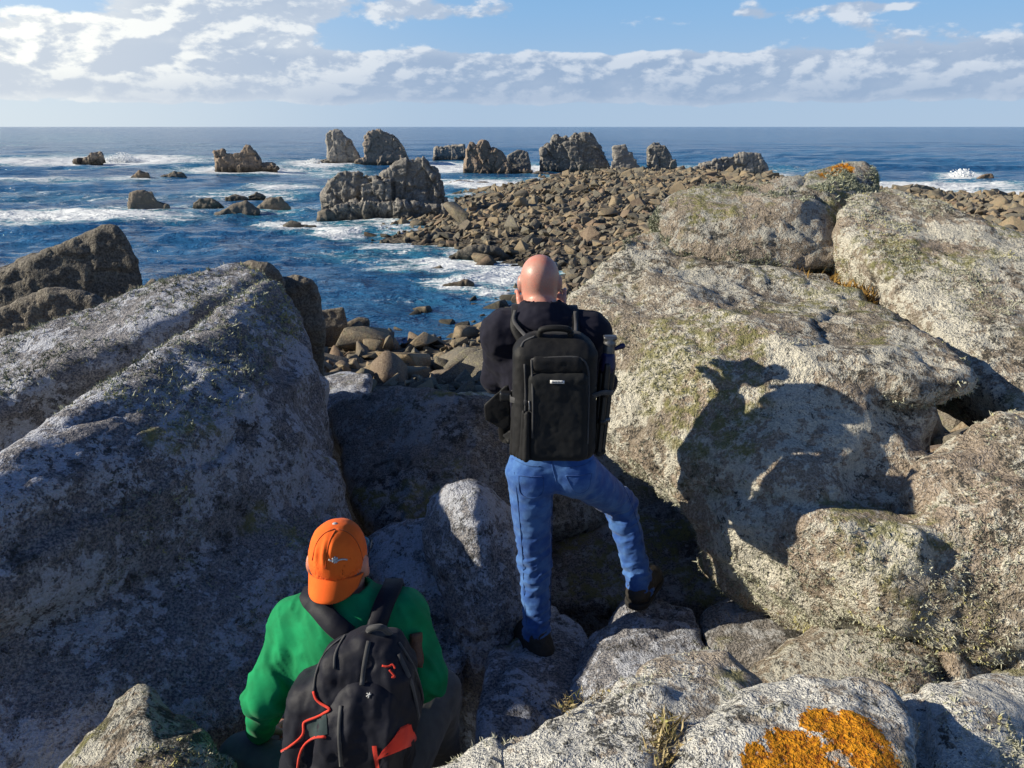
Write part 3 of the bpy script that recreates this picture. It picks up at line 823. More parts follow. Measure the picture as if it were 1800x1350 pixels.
# ------------------------------------------------------------------ ground: from the boulder ridge down to the shore and out along the spit
COAST_PX = [(-700, 600), (-200, 575), (250, 560), (420, 560), (545, 572), (610, 582), (650, 590), (700, 604), (760, 596), (830, 575), (880, 545), (905, 510), (915, 480), (895, 456), (860, 452), (800, 452), (760, 436), (700, 424),
            (668, 406), (690, 392), (760, 384), (790, 360), (800, 344), (860, 334), (930, 322), (980, 310), (1080, 304), (1200, 306), (1330, 312), (1420, 322), (1530, 338), (1680, 350), (1800, 354), (2200, 372), (2700, 420), (3300, 520)]
COAST = np.array([on_plane(*q)[:2] for q in COAST_PX])
COAST = np.concatenate([COAST, [[COAST[-1][0], -12.0], [COAST[0][0], -12.0]]])


def coast_sd(x, y):
    """distance inside (+) or outside (-) the coastline"""
    x = np.asarray(x, float); y = np.asarray(y, float)
    dmin = np.full(x.shape, 1e9); ins = np.zeros(x.shape, bool)
    n = len(COAST)
    for i in range(n):
        a, b = COAST[i], COAST[(i + 1) % n]
        e = b - a
        t = np.clip(((x - a[0]) * e[0] + (y - a[1]) * e[1]) / (e @ e), 0, 1)
        dmin = np.minimum(dmin, np.hypot(x - a[0] - t * e[0], y - a[1] - t * e[1]))
        c = ((a[1] > y) != (b[1] > y)) & (x < (b[0] - a[0]) * (y - a[1]) / (b[1] - a[1] + 1e-12) + a[0])
        ins ^= c
    return np.where(ins, dmin, -dmin)


def ground_z(x, y):
    x = np.asarray(x, float); y = np.asarray(y, float)
    sd = coast_sd(x, y)
    z = np.clip(0.13 * sd, -2.5, 1.1)
    ramp = 4.3 - 0.2 * np.maximum(y - 6.0, 0)
    ramp = np.minimum(ramp, np.maximum(sd, 0) * 0.45)
    z = np.where(sd > 0, np.maximum(z, ramp), z)
    p = np.stack([x, y, np.zeros_like(x)], -1).reshape(-1, 3)
    return z + 0.16 * fbm(p * 0.5, 3, 77).reshape(x.shape) * (z > -0.3)


def grid_sheet(name, xs, ys, zf):
    X, Y = np.meshgrid(xs, ys, indexing='xy')
    Z = zf(X, Y)
    v = np.stack([X, Y, Z], -1).reshape(-1, 3)
    nx, ny = len(xs), len(ys)
    i = np.arange(ny - 1)[:, None] * nx + np.arange(nx - 1)[None, :]
    F = np.stack([i, i + 1, i + nx + 1, i + nx], -1).reshape(-1, 4)
    return v, F


m_ground, N, bs = new_mat('shore_gravel')
tc = N.n('ShaderNodeTexCoord')
p = tc.outputs['Object']
c_ = N.mix(N.voro(p, 3.5, out='Color'), (0.05, 0.042, 0.03), (0.15, 0.12, 0.08))
c_ = N.mix(N.ss(N.noise(p, 0.8, 5), 0.4, 0.6), c_, (0.055, 0.048, 0.036))
N.nt.links.new(c_, bs.inputs['Base Color'])
bs.inputs['Roughness'].default_value = 0.9
N.nt.links.new(N.bump(N.voro(p, 3.5), 1.0, 0.2), bs.inputs['Normal'])
ys = np.concatenate([np.arange(-10, 40, 0.55), np.arange(40, 160, 1.3)])
v, F = grid_sheet('ground', np.arange(-70, 110, 0.9), ys, ground_z)
tag(link('ground', mesh_np('ground', v, F, True, m_ground)), kind='structure')

# ------------------------------------------------------------------ sea
m_sea, N, bs = new_mat('sea_water')
tc = N.n('ShaderNodeTexCoord')
geo = N.n('ShaderNodeNewGeometry')
p = tc.outputs['Object']
fa = N.n('ShaderNodeAttribute', attribute_name='foam').outputs['Fac']
ps = N.vm('MULTIPLY', p, (0.45, 1.0, 1.0))
patch = N.noise(N.vm('MULTIPLY', p, (0.02, 0.05, 0.0)), 1.0, 4, 0.6)
deep = N.mix(N.ss(patch, 0.35, 0.65), (0.014, 0.085, 0.21), (0.032, 0.14, 0.29))
deep = N.mix(N.ss(fa, 0.10, 0.55), deep, (0.05, 0.25, 0.34))
fn = N.noise(ps, 0.55, 5, 0.68, 0.6)
fine = N.noise(N.vm('MULTIPLY', p, (0.5, 1.0, 1.0)), 2.6, 4, 0.72, 0.4)
mixn = N.m('ADD', N.m('MULTIPLY', fn, 0.5), N.m('MULTIPLY', fine, 0.5))
fm = N.ss(N.m('ADD', mixn, N.m('MULTIPLY', fa, 0.42)), 0.635, 0.75)
col = N.mix(fm, deep, (0.80, 0.83, 0.84))
N.nt.links.new(col, bs.inputs['Base Color'])
N.nt.links.new(N.m('ADD', N.m('MULTIPLY', fm, 0.6), 0.12), bs.inputs['Roughness'])
bs.inputs['IOR'].default_value = 1.33
bs.inputs['Specular IOR Level'].default_value = 0.28
w1 = N.noise(N.vm('MULTIPLY', p, (0.55, 1.0, 1.0)), 0.9, 5, 0.64, 0.3)
w2 = N.noise(N.vm('MULTIPLY', p, (0.5, 1.0, 1.0)), 0.16, 2, 0.6, 0.3)
hh = N.m('ADD', N.m('MULTIPLY', w1, 0.75), N.m('MULTIPLY', w2, 2.2))
hh = N.m('ADD', hh, N.m('MULTIPLY', fm, 0.06))
N.nt.links.new(N.bump(hh, 1.0, 1.0), bs.inputs['Normal'])

rows_py = np.concatenate([np.linspace(760, 300, 420), np.linspace(299, 223.2, 160), [222.8, 222.5]])
Dr = []
for q in rows_py:
    a = PITCH - math.atan((675 - q) / FPX)
    if a > 0.0002:
        Dr.append(CAM_Z / math.tan(a))
Dr = np.array(Dr + [40000.0])
U = np.linspace(-1.25, 1.25, 620)
Y, UU = np.meshgrid(Dr, U, indexing='ij')
X = UU * Y
dy = np.gradient(Dr)[:, None] * np.ones_like(X)
P3 = np.stack([X, Y, np.zeros_like(X)], -1).reshape(-1, 3)
Z = np.zeros(X.size)
dyf = dy.ravel()
for lam, amp, sx, sdd in ((34.0, 0.40, 0.35, 1), (13.0, 0.24, 0.5, 2), (5.5, 0.19, 0.5, 3), (2.4, 0.11, 0.55, 4), (1.1, 0.05, 0.6, 5)):
    fade = np.clip(lam / (4.0 * dyf) - 0.25, 0, 1)
    if fade.max() <= 0:
        continue
    w = vnoise(P3 * np.array([sx, 1, 1]) * (2.0 / lam) + 31 * sdd, 300 + sdd)
    Z += amp * fade * (1 - 2 * np.abs(w)) * np.clip((Y.ravel() - 12) / 60, 0.30, 1.0)
PXs, PYs = to_px(X, Y, np.zeros_like(X))
foam = np.zeros(X.shape)
for (fx, fy, rx, ry, s_) in ((120, 284, 260, 7, 0.85), (260, 281, 90, 6, 0.9), (430, 301, 120, 5, 0.9), (560, 290, 60, 7, 0.9), (500, 333, 60, 5, 0.8), (440, 345, 110, 8, 0.55), (100, 388, 210, 9, 0.95), (270, 372, 110, 7, 0.75),
                             (470, 372, 90, 10, 0.6), (60, 320, 110, 4, 0.6), (230, 318, 60, 4, 0.6), (590, 305, 70, 10, 0.55), (520, 402, 70, 9, 0.8), (590, 412, 60, 8, 0.7), (790, 298, 60, 8, 0.9), (850, 328, 90, 8, 0.85), (935, 300, 28, 8, 0.95),
                             (700, 440, 80, 12, 0.55), (800, 470, 110, 14, 0.75), (880, 490, 60, 30, 0.7), (800, 505, 60, 12, 0.6), (870, 440, 60, 10, 0.7), (700, 480, 60, 6, 0.5), (1690, 312, 40, 6, 1.0), (1640, 330, 160, 6, 0.95), (1760, 345, 120, 8, 0.9),
                             (1540, 330, 60, 6, 0.9), (1360, 313, 40, 5, 0.8), (100, 245, 260, 12, 0.28), (300, 262, 400, 10, 0.26), (640, 400, 100, 12, 0.5), (1240, 300, 220, 6, 0.5), (620, 455, 120, 10, 0.35), (730, 535, 80, 10, 0.25), (30, 400, 90, 8, 0.6)):
    foam = np.maximum(foam, s_ * np.exp(-((PXs - fx) / (rx * 1.2)) ** 2 - ((PYs - fy) / (ry * 1.35)) ** 2))
sdist = -coast_sd(np.clip(X, -200, 200), np.clip(Y, 0, 400))
foam = np.maximum(foam, 0.45 * np.exp(-np.maximum(sdist, 0) / 2.5) * (sdist > -6) * (Y > 40))
white = np.clip(vnoise(P3 * np.array([0.05, 0.12, 1]), 501) * 0.5 + 0.5, 0, 1).reshape(X.shape)
foam = np.maximum(foam, 0.40 * white ** 2 * np.clip((-PXs + 1500) / 1400, 0.12, 1) * np.clip((Y - 35) / 60, 0.1, 1))
v = np.stack([X.ravel(), Y.ravel(), Z], 1)
nr, nc = X.shape
i = np.arange(nr - 1)[:, None] * nc + np.arange(nc - 1)[None, :]
F = np.stack([i, i + 1, i + nc + 1, i + nc], -1).reshape(-1, 4)
me = mesh_np('sea', v, F, True, m_sea)
attr(me, 'foam', foam.ravel())
tag(link('sea', me), kind='structure')

# white water thrown up where the swell breaks
m_spray, N, bs = new_mat('sea_spray')
bs.inputs['Base Color'].default_value = (0.85, 0.87, 0.88, 1)
bs.inputs['Roughness'].default_value = 0.8
ico = bmesh.new(); bmesh.ops.create_icosphere(ico, subdivisions=1, radius=1.0)
ICV = np.array([q.co[:] for q in ico.verts]); ICF = np.array([[q.index for q in f.verts] for f in ico.faces]); ico.free()


def many(base_v, base_f, mats):
    """copies of a small mesh, joined; mats = list of 4x4"""
    n = len(base_v)
    V = np.concatenate([base_v @ M[:3, :3].T + M[:3, 3] for M in mats])
    F = np.concatenate([base_f + k * n for k in range(len(mats))])
    return V, F


rs = np.random.RandomState(5)
for lab, (sx_, sy_, wx, hz, cnt) in (('white burst of spray beside the far left rock', (215, 284, 7.0, 2.2, 1500)), ('white burst of spray at the foot of the leaning stack', (552, 290, 4.0, 1.4, 900)), ('white burst of spray at the lone rock on the right', (1690, 314, 4.0, 1.6, 900))):
    c = on_plane(sx_, sy_)
    ms = []
    for k in range(cnt):
        a = rs.normal(0, 0.45); r = abs(rs.normal(0, 1))
        s_ = 0.04 + 0.13 * rs.rand() ** 2
        hgt = hz * math.exp(-(a / 0.45) ** 2) * rs.rand() ** 1.8
        M = np.eye(4); M[:3, :3] *= s_ * np.array([1.3, 1, 0.8]); M[:3, 3] = c + [wx * a + rs.normal(0, 0.2), rs.normal(0, 0.8), hgt]
        ms.append(M)
    V, F = many(ICV, ICF, ms)
    o = link('sea_spray', mesh_np('sea_spray', V, F, True, m_spray))
    rebase(o, c)
    tag(o, lab, 'spray', kind='stuff')

# ------------------------------------------------------------------ boulders of the shore and the spit
def boulder_mesh(seed, bevel=0.10, seg=2, sm=True):
    r = np.random.RandomState(seed)
    bm = bmesh.new()
    n = r.randint(9, 13)
    for k in range(n):
        q = r.uniform(-1, 1, 3)
        q = q / max(abs(q)) * r.uniform(0.70, 1.0)
        bm.verts.new((q[0] * 1.0, q[1] * r.uniform(0.6, 0.8), q[2] * r.uniform(0.40, 0.62)))
    res = bmesh.ops.convex_hull(bm, input=bm.verts)
    bmesh.ops.delete(bm, geom=[g for g in res['geom_interior'] if isinstance(g, bmesh.types.BMVert)], context='VERTS')
    bmesh.ops.dissolve_limit(bm, angle_limit=0.25, verts=bm.verts, edges=bm.edges)
    bmesh.ops.bevel(bm, geom=list(bm.edges), offset=bevel, segments=seg, affect='EDGES', profile=0.5, clamp_overlap=True)
    bmesh.ops.triangulate(bm, faces=bm.faces)
    bmesh.ops.recalc_face_normals(bm, faces=bm.faces)
    for fc in bm.faces:
        fc.smooth = sm
    me = bpy.data.meshes.new('boulder')
    bm.to_mesh(me); bm.free()
    me.materials.append(M_BOULD)
    return me


PROTO = [boulder_mesh(900 + k) for k in range(16)]
for me in PROTO:
    attr(me, 'tint', np.zeros(len(me.vertices)))
BULK = [boulder_mesh(900 + k, 0.07, 1, False) for k in range(16)]
PV = [np.array([q.co[:] for q in me.vertices]) for me in BULK]
PF = [np.array([p_.vertices[:] for p_ in me.polygons]) for me in BULK]
rs = np.random.RandomState(12)
# hidden behind the near boulders: sparser there, and never counted among the boulders in view
HID = [np.array(q, float) for q in ([(1150, 420), (1200, 350), (1480, 330), (1560, 370), (1720, 420), (1900, 520), (2600, 900), (2600, 1400), (1100, 1400), (1080, 560), (1060, 500)],
                                    [(-900, 640), (-100, 600), (130, 560), (300, 530), (430, 500), (480, 520), (540, 640), (560, 760), (560, 1400), (-900, 1400)])]


def inpoly(poly, x, y):
    c = False
    for k in range(len(poly)):
        a, b = poly[k], poly[(k + 1) % len(poly)]
        if (a[1] > y) != (b[1] > y) and x < (b[0] - a[0]) * (y - a[1]) / (b[1] - a[1]) + a[0]:
            c = not c
    return c


spots = []
for (x0, x1, y0, y1, st) in ((-26, -5.2, 1, 16, 1.0), (5.4, 34, 1, 16, 1.0), (-14, 26, 15, 34, 0.54), (-30, 75, 34, 70, 0.70), (-40, 100, 70, 140, 0.84)):
    gx, gy = np.meshgrid(np.arange(x0, x1, st), np.arange(y0, y1, st))
    gx = gx.ravel() + rs.uniform(-0.5, 0.5, gx.size) * st
    gy = gy.ravel() + rs.uniform(-0.5, 0.5, gy.size) * st
    sd = coast_sd(gx, gy)
    keep = (sd > -2.2) & ((sd > 0.3) | (rs.rand(gx.size) < 0.30))
    gx, gy, sd = gx[keep], gy[keep], sd[keep]
    gz = ground_z(gx, gy)
    u, w = to_px(gx, gy, gz + 0.3)
    for k in range(len(gx)):
        hid = y0 < 10 or u[k] < 380 or u[k] > 1980 or inpoly(HID[0], u[k], w[k]) or inpoly(HID[1], u[k], w[k])
        if hid and y0 > 10 and (u[k] < -500 or u[k] > 3200 or rs.rand() < 0.35):
            continue
        s_ = st * 0.55 * math.exp(rs.normal(-0.04, 0.42))
        if sd[k] < 0.3:
            s_ *= 0.85
        if rs.rand() < 0.03:
            s_ *= 1.7
        spots.append((gx[k], gy[k], gz[k], min(s_ * (1.25 if hid else 1.0), 1.25), sd[k], hid))
# a few large ones that stand out
for (px, py, z, s_) in ((658, 600, 0.7, 1.25), (720, 552, 0.1, 0.75), (738, 545, 0.15, 0.7), (800, 638, 1.2, 1.35), (690, 665, 1.6, 1.1), (845, 640, 1.0, 1.2), (770, 672, 1.8, 1.0), (805, 372, 1.6, 1.5), (925, 345, 1.2, 1.8), (710, 640, 1.2, 1.3), (610, 600, 0.4, 0.9), (850, 575, 0.2, 0.9), (580, 640, 1.0, 0.9)):
    w_ = on_plane(px, py, z)
    spots.append((w_[0], w_[1], z - 0.25, s_, 1.0, False))


def spot_matrix(sp, k):
    x, y, z, s_, sd, hid = sp
    r = np.random.RandomState(4000 + k)
    rot = Matrix.Rotation(math.radians(-16 + r.normal(0, 15)), 3, 'Y') @ Matrix.Rotation(math.radians(r.normal(0, 17)), 3, 'X') @ Matrix.Rotation(r.uniform(0, 6.283), 3, 'Z')
    sc = (s_ * r.uniform(0.8, 1.15), s_ * r.uniform(0.7, 1.1), s_ * r.uniform(0.65, 1.25))
    return rot, sc, (x, y, z + 0.16 * s_), r.randint(16), r.rand()


app = [s[3] / max(6.0, s[1]) for s in spots]
order = np.argsort(app)[::-1]
bulkV, bulkF, bulkT, off = [], [], [], 0
seen = 0
for k in order:
    rot, sc, loc, vi, tint = spot_matrix(spots[k], int(k))
    u, w = to_px(*loc)
    # the 280 that show largest are individual boulders
    if seen < 285 and 530 < u < 1800 and not spots[k][5]:
        o = link('boulder', PROTO[vi], loc=loc)
        o.rotation_euler = rot.to_euler()
        o.scale = sc
        app_px = FPX * spots[k][3] * 2 / loc[1]
        if loc[1] < 38:
            size = 'large tawny boulder' if app_px > 80 else ('middling brown boulder' if app_px > 55 else 'smaller brown stone')
            zone = 'beside the left boulder' if u < 645 else ('in the middle' if u < 745 else 'by the standing man\'s arm')
            row = 'at the water\'s edge' if spots[k][4] < 3.0 else 'higher up'
            tag(o, '%s of the near shore, %s, %s' % (size, zone, row), 'boulder', 'near shore boulders: %s, %s, %s' % (size, zone, row))
        else:
            size = 'large brown block' if app_px > 40 else 'brown stone'
            zone = 'at its left tip' if u < 770 else ('above the bald head' if u < 985 else ('between bald head and slabs' if u < 1210 else 'behind the right-hand slabs'))
            tag(o, '%s among the stones of the spit, %s' % (size, zone), 'boulder', 'spit boulders: %s, %s' % (size, zone))
        seen += 1
    else:
        V = PV[vi] * np.array(sc) @ np.array(rot).T + np.array(loc)
        bulkV.append(V); bulkF.append(PF[vi] + off); bulkT.append(np.full(len(V), tint)); off += len(V)
me = mesh_np('shore_stones', np.concatenate(bulkV), np.concatenate(bulkF), False, M_BOULD)
attr(me, 'tint', np.concatenate(bulkT))
tag(link('shore_stones', me), 'countless brown and olive stones covering the shore and the spit', 'stones', kind='stuff')
print('boulders', len(spots))

# ------------------------------------------------------------------ people
from mathutils.bvhtree import BVHTree


def cloth(name, col, col2, scale=420.0, bump=0.25, rough=0.85, sheen=0.15, fade=None):
    m, N, bs = new_mat(name)
    tc = N.n('ShaderNodeTexCoord')
    p = tc.outputs['Object']
    n = N.noise(p, 14.0, 4, 0.6)
    f = N.noise(p, scale, 1, 0.5)
    c = N.mix(N.ss(n, 0.35, 0.68), col, col2)
    c = N.mix(0.25, c, N.mix(f, col, col2))
    N.nt.links.new(c, bs.inputs['Base Color'])
    bs.inputs['Roughness'].default_value = rough
    bs.inputs['Specular IOR Level'].default_value = 0.25
    bs.inputs['Sheen Weight'].default_value = sheen
    bs.inputs['Sheen Roughness'].default_value = 0.5
    N.nt.links.new(N.bump(N.m('ADD', N.m('MULTIPLY', f, 0.3), n), bump, 0.006), bs.inputs['Normal'])
    return m


def skin_mat(name, col, top=None):
    m, N, bs = new_mat(name)
    tc = N.n('ShaderNodeTexCoord')
    p = tc.outputs['Object']
    c = N.mix(N.ss(N.noise(p, 22.0, 5, 0.65), 0.35, 0.65), col, tuple(x * y for x, y in zip(col, (1.10, 0.78, 0.74))))
    if top is not None:                                      # grey stubble on the back of a shaven head
        z0, z1 = top
        sp = N.n('ShaderNodeSeparateXYZ'); N.nt.links.new(p, sp.inputs[0])
        band = N.m('MULTIPLY', N.ss(sp.outputs[2], z0, z0 + 0.02), N.ss(sp.outputs[2], z1, z1 - 0.06))
        c = N.mix(N.m('MULTIPLY', band, N.ss(N.noise(p, 260.0, 2), 0.30, 0.70, 0.12, 0.5)), c, (0.27, 0.20, 0.18))
    N.nt.links.new(c, bs.inputs['Base Color'])
    bs.inputs['Roughness'].default_value = 0.42
    bs.inputs['Subsurface Weight'].default_value = 0.25
    bs.inputs['Subsurface Radius'].default_value = (0.02, 0.007, 0.004)
    bs.inputs['Subsurface Scale'].default_value = 1.0
    N.nt.links.new(N.bump(N.noise(p, 180.0, 3), 0.25, 0.003), bs.inputs['Normal'])
    return m


def plain(name, col, rough=0.6, metal=0.0, bump=0.0, scale=200.0):
    m, N, bs = new_mat(name)
    tc = N.n('ShaderNodeTexCoord')
    n = N.noise(tc.outputs['Object'], scale, 3, 0.6)
    N.nt.links.new(N.mix(N.ss(n, 0.3, 0.7), tuple(c * 0.8 for c in col), tuple(min(1, c * 1.15) for c in col)), bs.inputs['Base Color'])
    bs.inputs['Roughness'].default_value = rough
    bs.inputs['Metallic'].default_value = metal
    if bump:
        N.nt.links.new(N.bump(n, bump, 0.004), bs.inputs['Normal'])
    return m


M_SKIN1 = None
M_NAVY = cloth('navy_fleece', (0.0055, 0.0055, 0.014), (0.010, 0.010, 0.022), sheen=0.03)
M_JEANS = cloth('blue_denim', (0.016, 0.068, 0.28), (0.08, 0.195, 0.45), scale=600, bump=0.35)
M_JSEAM = cloth('denim_seam', (0.014, 0.055, 0.22), (0.06, 0.15, 0.36), scale=900)
M_GREEN = cloth('green_jersey', (0.001, 0.185, 0.062), (0.002, 0.29, 0.10), scale=700, bump=0.2, sheen=0.05)
M_ORANGE = cloth('orange_cotton', (0.86, 0.125, 0.012), (0.95, 0.165, 0.018), scale=900, bump=0.25, sheen=0.05)
M_SEAM = cloth('orange_seam', (0.50, 0.075, 0.006), (0.60, 0.10, 0.01), scale=900)
M_GREY = cloth('grey_trousers', (0.10, 0.098, 0.092), (0.15, 0.145, 0.135), scale=700)
M_PACK = cloth('black_nylon', (0.0055, 0.0055, 0.006), (0.011, 0.011, 0.012), scale=900, bump=0.3, rough=0.6, sheen=0.05)
M_PACK_P = cloth('black_panel', (0.008, 0.009, 0.010), (0.014, 0.015, 0.016), scale=300, bump=0.15, rough=0.7, sheen=0.05)
M_WEB = cloth('grey_webbing', (0.035, 0.035, 0.037), (0.07, 0.07, 0.072), scale=700, rough=0.7)
M_NAVYPACK = cloth('navy_nylon', (0.0045, 0.005, 0.011), (0.010, 0.011, 0.020), scale=900, bump=0.3, rough=0.6, sheen=0.05)
M_RED = cloth('red_piping', (0.62, 0.035, 0.02), (0.75, 0.06, 0.03), scale=900)
M_TEAL = cloth('dark_teal_mesh', (0.014, 0.03, 0.032), (0.03, 0.05, 0.052), scale=500)
M_BOOT = plain('brown_boot_leather', (0.026, 0.022, 0.018), 0.7, bump=0.4, scale=90)
M_SOLE = plain('black_rubber', (0.018, 0.017, 0.016), 0.85, bump=0.4)
M_METAL = plain('grey_metal', (0.16, 0.16, 0.165), 0.4, 0.8)
M_BLACK = plain('black_plastic', (0.012, 0.012, 0.013), 0.4)
M_BLUEP = plain('blue_anodised', (0.018, 0.018, 0.07), 0.4, 0.3)
M_WHITE = plain('white_print', (0.75, 0.75, 0.74), 0.6)
M_SILVER = plain('silver_thread', (0.50, 0.50, 0.48), 0.5)
M_LEATHER = plain('brown_leather', (0.12, 0.055, 0.028), 0.6, bump=0.3)
M_GLASS = plain('blue_lens', (0.10, 0.28, 0.42), 0.15)


def rot_from(y, z):
    """3x3 with columns X, Y, Z from a forward and an up direction"""
    z = np.asarray(z, float); z = z / np.linalg.norm(z)
    y = np.asarray(y, float); y = y - z * (y @ z); y = y / np.linalg.norm(y)
    return np.stack([np.cross(y, z), y, z], 1)


def fobj(name, f, mat, parent=None, origin=None, wrinkle=None, blur=0, smooth_it=0):
    if blur:
        f.blur(blur)
    v, F = f.mesh()
    if wrinkle is not None:
        n = vnormals(v, F)
        v = v + n * wrinkle(v)[:, None]
    me = mesh_np(name, v, F, True, mat)
    o = link(name, me)
    if parent is not None:
        pl = np.array(parent.matrix_basis.translation)
        if parent.parent:
            pl = pl + np.array(parent.parent.matrix_basis.translation)
        me.transform(Matrix.Translation(-Vector(pl)))
        o.parent = parent
    elif origin is not None:
        rebase(o, origin)
    return o


def wobj(name, V, F, mat, parent=None, smooth=True, origin=None):
    """object from world-space vertices, put under its parent (parents are never rotated)"""
    me = mesh_np(name, V, F, smooth, mat)
    o = link(name, me)
    if parent is not None:
        pl = np.array(parent.matrix_basis.translation)
        if parent.parent:
            pl = pl + np.array(parent.parent.matrix_basis.translation)
        me.transform(Matrix.Translation(-Vector(pl)))
        o.parent = parent
    elif origin is not None:
        rebase(o, origin)
    return o


def spline(pts, n=6):
    P = np.array(pts, float)
    Q = np.concatenate([[2 * P[0] - P[1]], P, [2 * P[-1] - P[-2]]])
    out = []
    for i in range(1, len(Q) - 2):
        for t in np.linspace(0, 1, n, endpoint=False):
            a, b, c, d = Q[i - 1], Q[i], Q[i + 1], Q[i + 2]
            out.append(0.5 * (2 * b + (c - a) * t + (2 * a - 5 * b + 4 * c - d) * t * t + (3 * b - a - 3 * c + d) * t ** 3))
    out.append(P[-1])
    return np.array(out)


def sweep(pts, prof, nrm=None):
    """sweep a closed 2-D profile (list of (side, up)) along points; up follows nrm"""
    P = np.asarray(pts, float)
    T = np.gradient(P, axis=0); T /= np.linalg.norm(T, axis=1)[:, None] + 1e-12
    if nrm is None:
        nrm = np.tile([0.0, 0.0, 1.0], (len(P), 1))
        bad = np.abs(T[:, 2]) > 0.9
        nrm[bad] = (0, 1, 0)
    nrm = np.asarray(nrm, float)
    if nrm.ndim == 1:
        nrm = np.tile(nrm, (len(P), 1))
    Nn = nrm - T * (nrm * T).sum(1)[:, None]
    Nn /= np.linalg.norm(Nn, axis=1)[:, None] + 1e-12
    S = np.cross(T, Nn)
    m = len(prof)
    V = np.concatenate([P[:, None, :] + np.array([q[0] for q in prof])[None, :, None] * S[:, None, :] + np.array([q[1] for q in prof])[None, :, None] * Nn[:, None, :]]).reshape(-1, 3)
    F = []
    for i in range(len(P) - 1):
        for k in range(m):
            k2 = (k + 1) % m
            F.append((i * m + k, i * m + k2, (i + 1) * m + k2, (i + 1) * m + k))
    c0, c1 = len(V), len(V) + 1
    V = np.concatenate([V, [P[0]], [P[-1]]])
    e = (len(P) - 1) * m
    for k in range(0, m):
        k2 = (k + 1) % m
        F.append((c0, c0, k2, k)); F.append((c1, c1, e + k, e + k2))
    F = [f for f in F]
    return V, F


def tri_fix(F):
    out = []
    for f in F:
        g = list(dict.fromkeys(f))
        if len(g) == 3:
            out.append(g)
        else:
            out.append([g[0], g[1], g[2]]); out.append([g[0], g[2], g[3]])
    return np.array(out)


def circ(r, n=8):
    return [(r * math.cos(2 * math.pi * k / n), r * math.sin(2 * math.pi * k / n)) for k in range(n)]


def flat(w, t):
    return [(-w / 2, 0), (-w / 2 * 0.9, t), (w / 2 * 0.9, t), (w / 2, 0), (w / 2 * 0.9, -t * 0.3), (-w / 2 * 0.9, -t * 0.3)]


def tube(name, pts, r, mat, parent, n=8):
    V, F = sweep(pts, circ(r, n))
    return wobj(name, V, tri_fix(F), mat, parent)


def strip(name, pts, nrm, w, t, mat, parent):
    V, F = sweep(pts, flat(w, t), nrm)
    return wobj(name, V, tri_fix(F), mat, parent)


class Surf:
    """drop points on the visible side of finished meshes"""
    def __init__(s, *objs):
        V, F, off = [], [], 0
        for o in objs:
            loc = np.array(o.matrix_basis.translation)
            q = o.parent
            while q is not None:
                loc = loc + np.array(q.matrix_basis.translation); q = q.parent
            v = np.array([x.co[:] for x in o.data.vertices]) + loc
            V.append(v); F += [[i + off for i in p.vertices] for p in o.data.polygons]; off += len(v)
        s.t = BVHTree.FromPolygons([Vector(x) for x in np.concatenate(V)], F)

    def hit(s, px, py):
        d = Vector(at(px, py, 2.0)) - Vector((0, 0, CAM_Z))
        loc, nrm, i, dd = s.t.ray_cast(Vector((0, 0, CAM_Z)), d.normalized())
        return (np.array(loc), np.array(nrm)) if loc is not None else (None, None)

    def line(s, pxs, lift=0.003, n=5):
        P = spline([(a, b, 0) for a, b in pxs], n)
        A, B = [], []
        for q in P:
            l, nn = s.hit(q[0], q[1])
            if l is not None:
                A.append(l + nn * lift); B.append(nn)
        A = np.array(A); B = np.array(B)
        for _ in range(2):
            if len(A) > 3:
                A[1:-1] = 0.25 * A[:-2] + 0.5 * A[1:-1] + 0.25 * A[2:]
        return A, B


def hand(f, wrist, palm_dir, side_dir, curl, size=1.0, thumb=1):
    """palm, four jointed fingers of unequal length and a thumb; palm_dir towards the fingers, side_dir across to the thumb, curl = palm normal the fingers bend to"""
    w = np.asarray(wrist, float)
    a = np.asarray(palm_dir, float); a /= np.linalg.norm(a)
    s = np.asarray(side_dir, float); s -= a * (s @ a); s /= np.linalg.norm(s)
    c = np.cross(a, s); c = c * np.sign(c @ np.asarray(curl, float))
    z = size
    k0 = w + a * 0.085 * z
    for t in (-1, -0.35, 0.35, 1):
        f.cone(w + s * 0.018 * t * z, k0 + s * 0.033 * t * z, 0.017 * z, 0.0125 * z, k=0.012)
    for t, L in ((-1, 0.030), (-0.35, 0.037), (0.35, 0.040), (1, 0.035)):
        p0 = k0 + s * 0.034 * t * z
        d1 = a * 0.85 + c * 0.5; d2 = a * 0.35 + c * 0.95; d3 = -a * 0.1 + c * 1.0
        p1 = p0 + d1 / np.linalg.norm(d1) * L * 1.15 * z
        p2 = p1 + d2 / np.linalg.norm(d2) * L * 0.8 * z
        p3 = p2 + d3 / np.linalg.norm(d3) * L * 0.6 * z
        f.cone(p0, p1, 0.0098 * z, 0.0088 * z, k=0.004)
        f.cone(p1, p2, 0.0088 * z, 0.0080 * z, k=0.003)
        f.cone(p2, p3, 0.0080 * z, 0.0070 * z, k=0.003)
    t0 = w + a * 0.025 * z + s * 0.028 * z
    t1 = t0 + (s * 0.8 + a * 0.5 + c * 0.3) * 0.034 * z
    t2 = t1 + (s * 0.35 + a * 0.8 + c * 0.45) * 0.030 * z
    f.cone(t0, t1, 0.014 * z, 0.0105 * z, k=0.008)
    f.cone(t1, t2, 0.0105 * z, 0.0085 * z, k=0.003)


